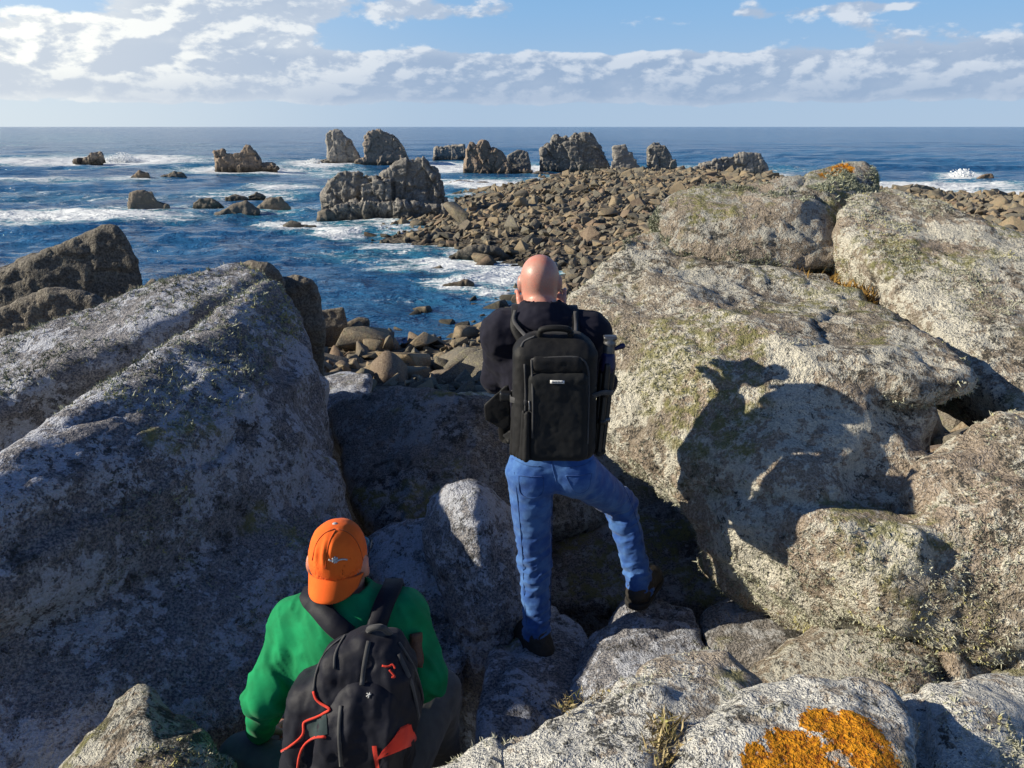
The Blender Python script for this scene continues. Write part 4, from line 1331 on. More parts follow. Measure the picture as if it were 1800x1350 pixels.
def head(f, c, R, sz=1.0, ears=True):
    """skull, jaw, nose, brow, eye hollows, lips and ears; R columns: right, forward (face), up"""
    c = np.asarray(c, float)
    P = lambda x, y, z: c + R @ (np.array([x, y, z]) * sz)
    Rm = R
    E = lambda x, y, z, r, k=0.02, op='add': f.ell(P(x, y, z), np.array(r) * sz, k, Rm, op)
    E(0, -0.005, 0.022, (0.081, 0.100, 0.090))
    E(0, 0.0, -0.03, (0.068, 0.084, 0.080), 0.03)
    E(0, 0.055, -0.075, (0.045, 0.040, 0.040), 0.03)             # jaw and chin
    E(0, 0.088, 0.035, (0.050, 0.012, 0.012), 0.02)              # brow
    f.cone(P(0, 0.092, 0.018), P(0, 0.117, -0.022), 0.008 * sz, 0.013 * sz, 0.012)   # nose
    for s in (-1, 1):
        E(s * 0.032, 0.098, 0.010, (0.018, 0.014, 0.010), 0.008, 'cut')
        E(s * 0.032, 0.086, 0.010, (0.013, 0.012, 0.011), 0.002)    # eyes
        E(s * 0.045, 0.072, -0.018, (0.022, 0.020, 0.016), 0.015)    # cheekbones
        if ears:
            E(s * 0.083, -0.010, -0.008, (0.014, 0.022, 0.034), 0.006)
            E(s * 0.094, 0.000, -0.006, (0.007, 0.012, 0.020), 0.003, 'cut')
    E(0, 0.093, -0.047, (0.024, 0.010, 0.006), 0.006)
    E(0, 0.092, -0.058, (0.021, 0.010, 0.007), 0.006)


# ---------------------------------------------- the standing man
def standing_man():
    A = at
    hc = A(949, 494, 2.93)
    neck = A(952, 556, 2.87)
    ls, rs_ = A(886, 585, 2.87), A(1034, 588, 2.87)
    le, lw = A(873, 664, 2.98), A(928, 560, 3.08)
    re, rw = A(1056, 672, 2.98), A(978, 560, 3.09)
    lh, rh = A(930, 828, 2.85), A(1010, 826, 2.85)
    lk, la = A(940, 985, 2.88), A(943, 1120, 2.84)
    rk, ra = A(1090, 886, 3.10), A(1126, 1036, 3.02)
    chest, belly, pelv = A(961, 640, 2.89), A(966, 735, 2.89), A(970, 815, 2.88)
    ltoe, lheel = A(915, 1112, 3.00), A(953, 1158, 2.80)
    rtoe, rheel = A(1152, 1026, 3.24), A(1120, 1056, 3.0)
    up = np.array([0, 0, 1.0])
    Rh = rot_from((0.06, 1, -0.10), (0, 0.05, 1))
    allp = np.array([hc + 0.16, hc - 0.16, le - 0.15, re + 0.15, ltoe - 0.1, rtoe + 0.1, lheel - 0.12, lw + 0.15])
    lo, hi = allp.min(0), allp.max(0)
    lo[2] -= 0.03
    f = Field(lo, hi, 0.0062)
    head(f, hc, Rh, 0.90)
    f.ell(hc + Rh @ np.array([0, -0.075, -0.075]), (0.035, 0.018, 0.02), 0.02, Rh)        # roll at the nape
    f.cone(neck - up * 0.02, hc - up * 0.06 - np.array([0, 0.012, 0]), 0.064, 0.058, 0.03)
    f.ell(chest, (0.165, 0.10, 0.21), 0.04)
    f.ell(belly, (0.145, 0.105, 0.18), 0.05)
    f.ell(pelv, (0.150, 0.108, 0.12), 0.05)
    f.cone(ls, rs_, 0.058, 0.058, 0.05)
    for a, b in ((ls, neck), (rs_, neck)):
        f.cone(a, b, 0.05, 0.05, 0.04)
    for s0, e0, w0 in ((ls, le, lw), (rs_, re, rw)):
        f.cone(s0, e0, 0.055, 0.042, 0.03); f.cone(e0, w0, 0.042, 0.030, 0.02)
    for h0, k0, a0 in ((lh, lk, la), (rh, rk, ra)):
        f.cone(h0, k0, 0.080, 0.054, 0.04); f.cone(k0, a0, 0.052, 0.036, 0.03)
    f.cone(la, lheel + up * 0.03, 0.036, 0.03, 0.02); f.cone(la, ltoe + up * 0.02, 0.036, 0.025, 0.02)
    f.cone(ra, rheel + up * 0.03, 0.036, 0.03, 0.02); f.cone(ra, rtoe + up * 0.02, 0.036, 0.025, 0.02)
    hand(f, lw, A(926, 518, 3.12) - lw, (1, 0.2, 0), (0.6, 0.4, 0.0))
    hand(f, rw, A(977, 518, 3.12) - rw, (-1, 0.2, 0), (-0.6, 0.4, 0.0))
    base = np.array([pelv[0], pelv[1], lheel[2] - 0.03])
    m = skin_mat('skin', (0.58, 0.31, 0.235), top=(hc[2] - base[2] - 0.045, hc[2] - base[2] + 0.10))
    body = fobj('person', f, m, origin=base)
    tag(body, 'bald standing person in black top and blue jeans, back turned, one foot raised', 'person')

    # pullover with a turned-down collar
    f = Field(lo, hi, 0.0065)
    f.ell(chest, (0.186, 0.122, 0.235), 0.04)
    f.ell(belly, (0.168, 0.128, 0.19), 0.06)
    f.ell(A(968, 782, 2.88), (0.170, 0.130, 0.07), 0.04)
    f.cone(ls, rs_, 0.074, 0.074, 0.05)
    f.cone(ls, neck - up * 0.01, 0.066, 0.064, 0.05); f.cone(rs_, neck - up * 0.01, 0.066, 0.064, 0.05)
    f.cone(neck - up * 0.02, neck + up * 0.024 + np.array([0, 0.010, 0]), 0.080, 0.074, 0.02)
    f.ell(neck + np.array([0.0, -0.055, -0.005]), (0.080, 0.038, 0.045), 0.03)
    for s0, e0, w0 in ((ls, le, lw), (rs_, re, rw)):
        f.cone(s0, e0, 0.074, 0.058, 0.04); f.cone(e0, w0 + (e0 - w0) * 0.10, 0.057, 0.044, 0.025)
    f.half(A(968, 806, 2.75), (0, 0, -1))
    nk = neck + up * 0.040 + np.array([0, 0.02, 0])
    f.cone(nk - up * 0.012, nk + up * 0.1, 0.066, 0.068, 0.004, op='cut')

    def wr(v):
        return 0.007 * fbm(v * np.array([8.0, 8.0, 15.0]), 3, 91, ridged=True) + 0.004 * fbm(v * 30.0, 2, 92)
    jump = fobj('pullover', f, M_NAVY, body, wrinkle=wr)

    f = Field((lo[0], lo[1], lo[2]), (hi[0], hi[1], pelv[2] + 0.2), 0.0058)
    f.ell(A(969, 808, 2.88), (0.158, 0.116, 0.105), 0.04)
    f.ell(A(947, 838, 2.83), (0.080, 0.070, 0.085), 0.04)            # seat
    f.ell(A(1003, 836, 2.83), (0.085, 0.070, 0.085), 0.04)
    f.cone(lh, lk, 0.093, 0.065, 0.03); f.cone(lk, la + up * 0.035, 0.063, 0.054, 0.03)
    f.cone(rh, rk, 0.095, 0.069, 0.03); f.cone(rk, ra + up * 0.02, 0.066, 0.055, 0.03)
    f.half(la - up * 0.045, (0.0, -0.35, -1)) if False else None
    f.half(A(969, 780, 2.88), (0, 0, 1))

    def wj(v):
        g = lambda c, r: np.exp(-((v - c) ** 2).sum(1) / r ** 2)
        folds = fbm(v * np.array([5.0, 5.0, 34.0]) + 0.5 * np.sin(v[:, :1] * 30), 2, 71, ridged=True)
        w = 0.07 + 1.3 * g(lk - up * 0.02, 0.13) + 1.5 * g(la + up * 0.03, 0.11) + 1.3 * g(rk - up * 0.05, 0.13) + 1.6 * g(ra + up * 0.05, 0.11) + 0.9 * g(pelv - up * 0.12, 0.14)
        return 0.0105 * folds * w + 0.004 * fbm(v * 22.0, 2, 72)
    jeans = fobj('jeans', f, M_JEANS, body, wrinkle=wj)

    # seams, back pockets and hems of the jeans
    SJ = Surf(jeans)
    for ln in ([(968, 800), (972, 825), (978, 846)], [(900, 806), (925, 818), (950, 820)], [(1000, 822), (1025, 818), (1045, 806)],
               [(904, 830), (912, 900), (919, 985), (922, 1060), (926, 1096)], [(970, 870), (972, 930), (972, 985), (968, 1060), (966, 1098)],
               [(1062, 800), (1090, 845), (1112, 890), (1128, 950), (1142, 1005)],
               [(912, 836), (914, 866), (934, 876), (954, 866), (955, 838)], [(912, 836), (934, 838), (955, 838)], [(994, 836), (1012, 866), (1034, 860), (1040, 832)], [(994, 836), (1018, 836), (1040, 832)]):
        A_, B_ = SJ.line(ln, 0.0004, 6)
        if len(A_) > 3:
            strip('seam', A_, B_, 0.0036, 0.0018, M_JSEAM, jeans)
    # boots
    for toe, heel, ank, nm in ((ltoe, lheel, la, 1), (rtoe, rheel, ra, 2)):
        f = Field(np.minimum(np.minimum(toe, heel), ank) - 0.11, np.maximum(np.maximum(toe, heel), ank) + 0.11, 0.005)
        d = toe - heel; d[2] = 0; d = d / np.linalg.norm(d)
        h0 = heel.copy(); t0 = heel + d * 0.24
        t0[2] = h0[2]
        f.cone(h0 + up * 0.045, ank + up * 0.03, 0.051, 0.056, 0.03)
        f.cone(h0 + up * 0.035 + d * 0.03, t0 - d * 0.05 + up * 0.025, 0.051, 0.049, 0.03)
        f.cone(t0 - d * 0.05 + up * 0.025, t0 + up * 0.012, 0.044, 0.030, 0.02)
        f.half(h0 + up * 0.002, (0, 0, -1))
        bo = fobj('boot', f, M_BOOT, body, wrinkle=lambda v: 0.003 * fbm(v * 45.0, 3, 33, ridged=True))
        f = Field(np.minimum(t0, h0) - 0.09, np.maximum(t0, h0) + 0.09, 0.005)
        f.cone(h0 + d * 0.0, t0 - d * 0.04, 0.056, 0.058, 0.01); f.cone(t0 - d * 0.06, t0 + d * 0.010, 0.056, 0.038, 0.01)
        f.half(h0 + up * 0.012, (0, 0, 1)); f.half(h0 - up * 0.018, (0, 0, -1))
        fobj('sole', f, M_SOLE, bo)
    return body, jump, jeans, dict(hc=hc, Rh=Rh, lw=lw, rw=rw, neck=neck, ls=ls, rs=rs_)


P1, JUMP, JEANS, K1 = standing_man()

# the camera at his eye
cc = K1['hc'] + np.array([0.005, 0.155, 0.0])
cam_root = link('photo_camera', None, loc=cc - np.array([0, 0, 0.05]))
tag(cam_root, 'black camera the bald person holds up to the eye', 'camera')
f = Field(cc - 0.13, cc + 0.13, 0.005)
f.box(cc, (0.066, 0.026, 0.043), 0.012, 0.01); f.box(cc + np.array([0, 0, 0.045]), (0.026, 0.026, 0.02), 0.012, 0.01); f.box(cc + np.array([0.055, 0.015, 0]), (0.018, 0.03, 0.043), 0.012, 0.01)
fobj('body', f, M_BLACK, cam_root)
f = Field(cc - np.array([0.06, 0.0, 0.06]), cc + np.array([0.06, 0.16, 0.06]), 0.005)
f.cone(cc + np.array([0, 0.03, -0.004]), cc + np.array([0, 0.10, -0.004]), 0.034, 0.036, 0.004)
f.half(cc + np.array([0, 0.11, 0]), (0, 1, 0))
fobj('lens', f, M_BLACK, cam_root)
f = Field(cc - 0.08, cc + 0.08, 0.004)
f.box(cc + np.array([0, -0.032, 0.035]), (0.018, 0.010, 0.013), 0.005)
fobj('eyepiece', f, M_SOLE, cam_root)

# ---------------------------------------------- the black backpack
pc = at(974, 698, 2.64)
PR = rot_from((0, 1, -0.02), (0.0, 0.06, 1))
PW = lambda x, y, z: pc + PR @ np.array([x, y, z])
pk = link('backpack', None, loc=PW(0, 0, -0.25))
tag(pk, 'black camera backpack with small white tag, worn by the bald person', 'backpack')
lo, hi = pc - np.array([0.30, 0.22, 0.34]), pc + np.array([0.30, 0.30, 0.38])


def wk(v):
    return 0.004 * fbm(v * 14.0, 3, 55) + 0.0015 * fbm(v * 60.0, 2, 56)


f = Field(lo, hi, 0.006)
f.box(PW(0, 0.015, -0.015), (0.150, 0.085, 0.215), 0.045, 0.02, PR)
f.box(PW(0, 0.03, 0.13), (0.118, 0.07, 0.105), 0.05, 0.04, PR)
mb = fobj('main_compartment', f, M_PACK, pk, wrinkle=wk)
f = Field(lo, hi, 0.006)
f.box(PW(0.012, -0.062, -0.055), (0.108, 0.032, 0.165), 0.028, 0.01, PR)
fp = fobj('front_panel', f, M_PACK_P, pk, wrinkle=wk)
f = Field(lo, hi, 0.006)
f.box(PW(0.005, -0.045, 0.135), (0.100, 0.035, 0.040), 0.03, 0.01, PR)
fobj('top_pocket', f, M_PACK, pk, wrinkle=wk)
f = Field(lo, hi, 0.005)
for k in range(5):
    f.cone(PW(-0.150 + 0.012 * k, -0.015 - 0.018 * k, -0.205), PW(-0.146 + 0.012 * k, -0.015 - 0.018 * k, -0.035), 0.013, 0.009, 0.004)
fobj('side_pocket', f, M_PACK, pk)
f = Field(lo, hi, 0.005)
f.box(PW(-0.175, 0.01, 0.0), (0.022, 0.018, 0.018), 0.006, 0.002, PR)
fobj('buckle', f, M_BLACK, pk)
strip('webbing', [PW(-0.15, 0.06, 0.0), PW(-0.158, 0.02, 0.0), PW(-0.157, -0.03, 0.0), PW(-0.10, -0.075, 0.0)], np.array([PR @ q for q in ((-1, 0, 0), (-1, 0, 0), (-0.8, -0.6, 0), (-0.3, -1, 0))]), 0.022, 0.003, M_WEB, pk)
tube('handle', spline([PW(-0.055, -0.01, 0.222), PW(-0.048, -0.02, 0.25), PW(0, -0.025, 0.258), PW(0.048, -0.02, 0.25), PW(0.055, -0.01, 0.222)]), 0.012, M_PACK, pk)
for s in (-1, 1):
    sh = K1['ls'] if s < 0 else K1['rs']
    nk_ = K1['neck']
    mid = nk_ + (sh - nk_) * 0.62
    pts = spline([PW(s * 0.066, 0.085, 0.13), mid + np.array([0, -0.084, 0.005]), mid + np.array([0, -0.048, 0.050]), mid + np.array([0, 0.02, 0.070]), mid + np.array([0, 0.085, 0.045]), mid + np.array([0, 0.115, -0.03])])
    nr = np.stack([np.zeros(len(pts)), np.linspace(-0.6, 1.0, len(pts)), np.linspace(1, 0.2, len(pts))], 1)
    st = strip('shoulder_strap', pts, nr, 0.055, 0.012, M_PACK, pk)
    lp = [PW(s * 0.070, -0.035, 0.195), mid + np.array([s * 0.012, -0.092, 0.035]), mid + np.array([s * 0.012, -0.050, 0.074])]
    V, F = sweep(spline(lp), flat(0.014, 0.003), np.array((0, -0.6, 0.8)))
    wobj('load_strap', V, tri_fix(F), M_WEB, st)
# zips and seams follow the surface
SF = Surf(mb, fp)
for line in ([(916, 610), (922, 600), (940, 592)], [(922, 640), (924, 700), (920, 790)], [(934, 632), (937, 700), (936, 770)], [(934, 632), (980, 628), (1030, 634), (1034, 700), (1032, 780)]):
    A_, B_ = SF.line(line, 0.001)
    if len(A_) > 3:
        strip('zip', A_, B_, 0.007, 0.0025, M_WEB, pk)
A_, B_ = SF.line([(932, 704), (933, 722)], 0.004)
strip('zip_pull', A_, B_, 0.006, 0.004, M_METAL, pk)
A_, B_ = SF.line([(967, 671), (992, 671.5)], 0.002)
tg = strip('name_tag', A_, B_, 0.0115, 0.002, M_WHITE, pk)
for k in range(8):
    x0 = 970 + k * 2.55
    A_, B_ = SF.line([(x0, 671.1), (x0 + 1.5, 671.2)], 0.0045, 3)
    if len(A_) > 1:
        strip('print', A_, B_, 0.004, 0.0006, M_BLACK, tg)
# pouch hanging from the hip belt on the left
f = Field(at(845, 800, 2.9) - 0.2, at(905, 670, 2.6) + 0.15, 0.006)
pa, pb = at(890, 682, 2.72), at(860, 718, 2.74)
f.hull([at(895, 672, 2.70), at(898, 750, 2.70), at(884, 757, 2.70), at(852, 738, 2.70), at(849, 712, 2.70), at(872, 690, 2.70), at(893, 678, 2.80), at(896, 748, 2.80), at(856, 735, 2.80), at(854, 716, 2.80)])
f.blur(2)
fobj('hip_pouch', f, M_PACK, pk, wrinkle=wk)
A_ = np.array([PW(-0.14, 0.06, -0.16), at(890, 770, 2.78), at(886, 740, 2.76)])
strip('hip_belt', spline(A_), np.array((0, -1, 0.1)), 0.05, 0.008, M_PACK, pk)

# ---------------------------------------------- tripod strapped to its right side
tb, tt = at(1053, 790, 2.64), at(1068, 640, 2.68)
tri = link('tripod', None, loc=tb)
tag(tri, 'folded black tripod strapped upright to the right side of the black backpack', 'tripod')
ax = (tt - tb) / np.linalg.norm(tt - tb)
for k in range(3):
    a = 2 * math.pi * k / 3 + 0.4
    o_ = np.array([math.cos(a) * 0.020, math.sin(a) * 0.020, 0])
    f = Field(tb - 0.05, tt + 0.08, 0.004)
    b0, b1 = tb + o_ * 0.8, tt + o_
    f.cone(b0, b0 + (b1 - b0) * 0.34, 0.0095, 0.0095, 0.002); f.cone(b0 + (b1 - b0) * 0.36, b0 + (b1 - b0) * 0.66, 0.0115, 0.0115, 0.002); f.cone(b0 + (b1 - b0) * 0.68, b1, 0.0135, 0.0135, 0.002)
    lg = fobj('leg', f, M_BLACK, tri)
    for q in (0.35, 0.67):
        V, F = sweep([b0 + (b1 - b0) * (q - 0.025), b0 + (b1 - b0) * (q + 0.025)], circ(0.0155, 10), np.array((0, 1, 0)))
        wobj('leg_lock', V, tri_fix(F), M_BLACK if k else M_METAL, lg)
    f = Field(b0 - 0.04, b0 + 0.04, 0.004); f.ell(b0 - ax * 0.008, (0.012, 0.012, 0.014)); fobj('foot', f, M_SOLE, lg)
f = Field(tt - 0.08, tt + 0.16, 0.004)
f.cone(tt - ax * 0.01, tt + ax * 0.025, 0.030, 0.026, 0.006)
fobj('shoulder', f, M_BLUEP, tri)
f = Field(tt - 0.08, tt + 0.18, 0.004)
f.cone(tt + ax * 0.030, tt + ax * 0.055, 0.020, 0.022, 0.006); f.ell(tt + ax * 0.075, (0.023, 0.023, 0.023), 0.006); f.box(tt + ax * 0.098, (0.024, 0.020, 0.006), 0.004)
hd = fobj('ball_head', f, M_METAL, tri)
kb = tt + ax * 0.055
f = Field(kb - 0.08, kb + 0.08, 0.004); f.cone(kb + np.array([0.02, 0, 0]), kb + np.array([0.048, 0, 0.012]), 0.007, 0.011, 0.003); fobj('knob', f, M_BLUEP, hd)
strip('tie_strap', spline([PW(0.13, -0.06, 0.02), at(1060, 690, 2.60), at(1076, 690, 2.66), PW(0.14, 0.06, 0.02)]), np.array((0.6, -0.8, 0)), 0.018, 0.003, M_WEB, tri)


# ---------------------------------------------- the seated man
def seated_man():
    A = at
    up = np.array([0, 0, 1.0])
    hc = A(596, 986, 2.02)
    Rh = rot_from((0.09, 1, -0.02), (0.0, 0.02, 1))
    ls, rs_ = A(524, 1098, 1.99), A(706, 1084, 1.99)
    neck = A(612, 1068, 1.99)
    chest = A(617, 1170, 1.94)
    le, lw = A(470, 1224, 1.86), A(456, 1288, 1.99)
    re, rw = A(748, 1192, 1.90), A(720, 1180, 2.16)
    hip = np.array([chest[0] + 0.0, 1.84, 6.10])
    lh, rh = hip + np.array([-0.10, 0, 0]), hip + np.array([0.10, 0, 0])
    lk, rk = A(432, 1338, 1.98), hip + np.array([0.22, 0.38, 0.02])
    la, ra = lk + np.array([-0.02, 0.16, -0.36]), rk + np.array([0.0, 0.10, -0.38])
    lo = np.array([lk[0] - 0.16, 1.62, min(la[2], ra[2]) - 0.12]); hi = np.array([re[0] + 0.14, 2.62, hc[2] + 0.17])
    f = Field(lo, hi, 0.0065)
    head(f, hc, Rh)
    f.cone(neck, hc - up * 0.05, 0.064, 0.058, 0.03)
    f.ell(chest, (0.165, 0.11, 0.22), 0.04); f.ell((chest + hip) / 2, (0.15, 0.11, 0.18), 0.05); f.ell(hip, (0.155, 0.125, 0.11), 0.05)
    f.cone(ls, rs_, 0.058, 0.058, 0.05)
    for s0, e0, w0 in ((ls, le, lw), (rs_, re, rw)):
        f.cone(s0, e0, 0.055, 0.044, 0.03); f.cone(e0, w0, 0.042, 0.030, 0.02)
    for h0, k0, a0 in ((lh, lk, la), (rh, rk, ra)):
        f.cone(h0, k0, 0.082, 0.056, 0.04); f.cone(k0, a0, 0.054, 0.038, 0.03)
        f.cone(a0, a0 + np.array([-0.02, 0.16, -0.04]), 0.038, 0.028, 0.02)
    hand(f, lw, (0.25, 0.75, -0.25), (1, -0.2, 0.1), (0.0, 0.3, -1))
    hand(f, rw, (-0.5, 0.8, 0.0), (-0.6, -0.6, 0.5), (-1, 0, 0.2))
    base = np.array([hip[0], hip[1], hip[2] - 0.12])
    body = fobj('person', f, skin_mat('fair_skin', (0.56, 0.30, 0.21)), origin=base)
    tag(body, 'seated person in orange cap and green long-sleeved top, seen from behind', 'person')

    f = Field(lo, hi, 0.0062)
    f.ell(chest, (0.192, 0.132, 0.245), 0.04); f.ell((chest + hip) / 2, (0.18, 0.135, 0.2), 0.05)
    f.ell(hip + up * 0.03, (0.175, 0.14, 0.09), 0.05)
    f.cone(ls, rs_, 0.070, 0.070, 0.06)
    f.cone(ls, neck, 0.066, 0.066, 0.06); f.cone(rs_, neck, 0.066, 0.066, 0.06)
    f.cone(neck - up * 0.02, neck + up * 0.045, 0.078, 0.070, 0.03)
    for s0, e0, w0 in ((ls, le, lw), (rs_, re, rw)):
        f.cone(s0, e0, 0.069, 0.056, 0.035); f.cone(e0, w0 + (e0 - w0) * 0.08, 0.055, 0.041, 0.03)
    f.cone(neck + up * 0.055, neck + up * 0.16, 0.064, 0.070, 0.004, op='cut')

    def wr(v):
        g = lambda c, r: np.exp(-((v - c) ** 2).sum(1) / r ** 2)
        a1 = fbm(v @ np.array([[0.8, 0.0, 0.6], [0.0, 1.0, 0.0], [-0.6, 0, 0.8]]).T * np.array([24.0, 12.0, 5.5]), 2, 41, ridged=True)
        w = 0.5 + 1.2 * g(le, 0.14) + 0.9 * g(ls - up * 0.14 + np.array([0.06, 0, 0]), 0.12) + 1.0 * g(re, 0.14)
        return 0.0110 * a1 * w + 0.006 * fbm(v * 7.0, 2, 43)
    shirt = fobj('long_sleeved_top', f, M_GREEN, body, wrinkle=wr)
    f = Field(lo, hi, 0.007)
    f.ell(hip, (0.172, 0.138, 0.115), 0.04)
    for h0, k0, a0 in ((lh, lk, la), (rh, rk, ra)):
        f.cone(h0, k0, 0.102, 0.080, 0.04); f.cone(k0, a0, 0.078, 0.062, 0.04)
    trs = fobj('trousers', f, M_GREY, body, wrinkle=lambda v: 0.006 * fbm(v * np.array([12.0, 8, 18]), 3, 45, ridged=True))
    for a0 in (la, ra):
        f = Field(a0 - 0.2, a0 + 0.26, 0.007)
        t0 = a0 + np.array([-0.02, 0.17, -0.06])
        f.cone(a0 - up * 0.05, t0, 0.05, 0.038, 0.03); f.cone(a0, a0 - up * 0.06, 0.05, 0.05, 0.03)
        f.half(a0 - up * 0.10, (0, 0, -1))
        fobj('boot', f, M_BOOT, body)

    # cap, worn back to front: crown, bill over the nape, button, seams and a line of silver stitching
    cp = link('cap', None, parent=body)
    cp.location = Vector(hc - base)
    P = lambda x, y, z: hc + Rh @ np.array([x, y, z])
    f = Field(hc - 0.2, hc + 0.2, 0.0045)
    f.ell(P(0, -0.004, 0.026), (0.083, 0.110, 0.098), 0.01, Rh)
    f.ell(P(0, -0.01, 0.078), (0.062, 0.082, 0.048), 0.02, Rh)
    f.half(P(0, 0, -0.008), Rh @ np.array([0, 0.12, -1.0]))
    f.ell(P(0, -0.004, 0.022), (0.077, 0.104, 0.092), 0.0, Rh, op='cut')

    def wc(v):
        q = (v - hc) @ Rh
        pinch = 0.010 * np.exp(-((q[:, 0] + 0.008) / 0.007) ** 2 - ((q[:, 2] - 0.078) / 0.028) ** 2) * (q[:, 1] < -0.02)
        pinch += 0.007 * np.exp(-((q[:, 0] - 0.014) / 0.009) ** 2 - ((q[:, 2] - 0.086) / 0.022) ** 2) * (q[:, 1] < -0.02)
        pinch += 0.006 * np.exp(-((q[:, 0] + 0.032) / 0.006) ** 2 - ((q[:, 2] - 0.068) / 0.024) ** 2) * (q[:, 1] < -0.02)
        return pinch + 0.0025 * fbm(v * 26.0, 3, 12)
    crown = fobj('crown', f, M_ORANGE, cp, wrinkle=wc)
    # bill
    rows, cols = 9, 21
    V = []
    for side in (0, 1):
        for i in range(rows):
            t = i / (rows - 1)
            for j in range(cols):
                a = math.radians(-72 + 144 * j / (cols - 1))
                wx = 0.083 * (1 - 0.10 * t)
                x = wx * math.sin(a) / math.sin(math.radians(72))
                y = -0.104 * math.cos(a) - t * 0.050 * math.cos(a) ** 0.55
                z = 0.006 - t * 0.052 * math.cos(a) ** 0.5 - 0.020 * (abs(x) / 0.083) ** 2 - side * 0.004
                V.append(P(x, y - side * 0.0, z))
    F = []
    n1 = rows * cols
    for i in range(rows - 1):
        for j in range(cols - 1):
            q = i * cols + j
            F.append((q, q + cols, q + cols + 1, q + 1))
            F.append((n1 + q, n1 + q + 1, n1 + q + cols + 1, n1 + q + cols))
    ring = [j for j in range(cols)] + [i * cols + cols - 1 for i in range(1, rows)] + [(rows - 1) * cols + j for j in range(cols - 2, -1, -1)] + [i * cols for i in range(rows - 2, 0, -1)]
    for k in range(len(ring)):
        a, b = ring[k], ring[(k + 1) % len(ring)]
        F.append((a, b, n1 + b, n1 + a))
    bl = wobj('bill', np.array(V), np.array(F), M_ORANGE, cp)
    f = Field(P(0, -0.012, 0.126) - 0.03, P(0, -0.012, 0.126) + 0.03, 0.003)
    f.ell(P(0, -0.012, 0.127), (0.009, 0.009, 0.006), 0.0, Rh); fobj('button', f, M_SILVER, cp)
    SFc = Surf(crown)
    for ln in ([(590, 932), (580, 950), (574, 975), (572, 1000)], [(592, 930), (614, 938), (630, 958), (638, 985)], [(588, 930), (570, 938), (556, 956), (549, 985)]):
        A_, B_ = SFc.line(ln, 0.0005)
        if len(A_) > 3:
            strip('seam', A_, B_, 0.0030, 0.0016, M_SEAM, cp)
    lg = None
    for ln in ([(578, 983), (584, 986), (590, 981), (594, 987)], [(588, 978), (588, 990)], [(584, 981), (592, 989)], [(584, 988), (593, 980)], [(594, 985), (602, 983), (610, 984)]):
        A_, B_ = SFc.line(ln, 0.001)
        if len(A_) > 2:
            strip('stitched_emblem', A_, B_, 0.0045, 0.002, M_SILVER, cp)
    # spectacles
    gl = link('spectacles', None, parent=body); gl.location = Vector(P(0, 0.1, 0.01) - base)
    for s in (-1, 1):
        tube('temple', [P(s * 0.086, -0.01, 0.012), P(s * 0.082, 0.05, 0.016), P(s * 0.072, 0.108, 0.014)], 0.0022, M_BLACK, gl)
        f = Field(P(s * 0.035, 0.115, 0.008) - 0.04, P(s * 0.035, 0.115, 0.008) + 0.04, 0.003)
        f.ell(P(s * 0.036, 0.112, 0.006), (0.028, 0.004, 0.020), 0.0, Rh); fobj('lens', f, M_GLASS, gl)
    return body, shirt, trs, dict(hc=hc, neck=neck, ls=ls, rs=rs_, chest=chest, hip=hip)


P2, SHIRT, TRS, K2 = seated_man()

# ---------------------------------------------- his navy backpack with red piping
ch, hp = K2['chest'], K2['hip']
pc = at(628, 1240, 1.70)
PR2 = rot_from((0.04, 1, -0.16), (0.15, 0.16, 1))
PW2 = lambda x, y, z: pc + PR2 @ np.array([x, y, z])
bp = link('backpack', None, loc=PW2(0, 0.02, -0.30))
tag(bp, 'navy backpack with red piping, worn by the seated person in the orange cap', 'backpack')
lo, hi = pc - np.array([0.32, 0.28, 0.40]), pc + np.array([0.32, 0.28, 0.42])


def wn(v):
    return 0.010 * fbm(v * np.array([11.0, 9.0, 7.0]), 3, 58, ridged=True) + 0.003 * fbm(v * 40.0, 2, 59)


f = Field(lo, hi, 0.0065)
f.box(PW2(-0.01, 0.02, -0.12), (0.172, 0.085, 0.17), 0.05, 0.05, PR2)
f.box(PW2(0.015, 0.025, 0.035), (0.128, 0.085, 0.12), 0.055, 0.06, PR2)
f.box(PW2(0.025, 0.035, 0.135), (0.075, 0.06, 0.07), 0.045, 0.05, PR2)
mb2 = fobj('main_compartment', f, M_NAVYPACK, bp, wrinkle=wn)
f = Field(lo, hi, 0.0065)
f.box(PW2(0.035, -0.07, -0.14), (0.115, 0.045, 0.15), 0.04, 0.03, PR2)
f.ell(PW2(0.035, -0.055, 0.01), (0.095, 0.05, 0.10), 0.05, PR2)
fp2 = fobj('front_pocket', f, M_NAVYPACK, bp, wrinkle=wn)
SF2 = Surf(mb2, fp2)
for ln, w_ in (([(552, 1215), (558, 1232), (582, 1246), (572, 1254), (540, 1266), (535, 1272), (534, 1290), (512, 1310), (485, 1330), (484, 1350)], 0.0065), ([(574, 1294), (550, 1296), (530, 1316), (523, 1350)], 0.0065)):
    A_, B_ = SF2.line(ln, 0.003, 4)
    if len(A_) > 3:
        strip('piping', A_, B_, w_, 0.003, M_RED, bp)
for ln in ([(608, 1118), (575, 1145), (558, 1180), (552, 1215)], [(606, 1120), (590, 1150), (588, 1175)], [(700, 1130), (735, 1190), (745, 1260)], [(530, 1150), (505, 1230), (490, 1300)]):
    A_, B_ = SF2.line(ln, 0.002, 5)
    if len(A_) > 3:
        strip('zip', A_, B_, 0.007, 0.003, M_WEB, bp)


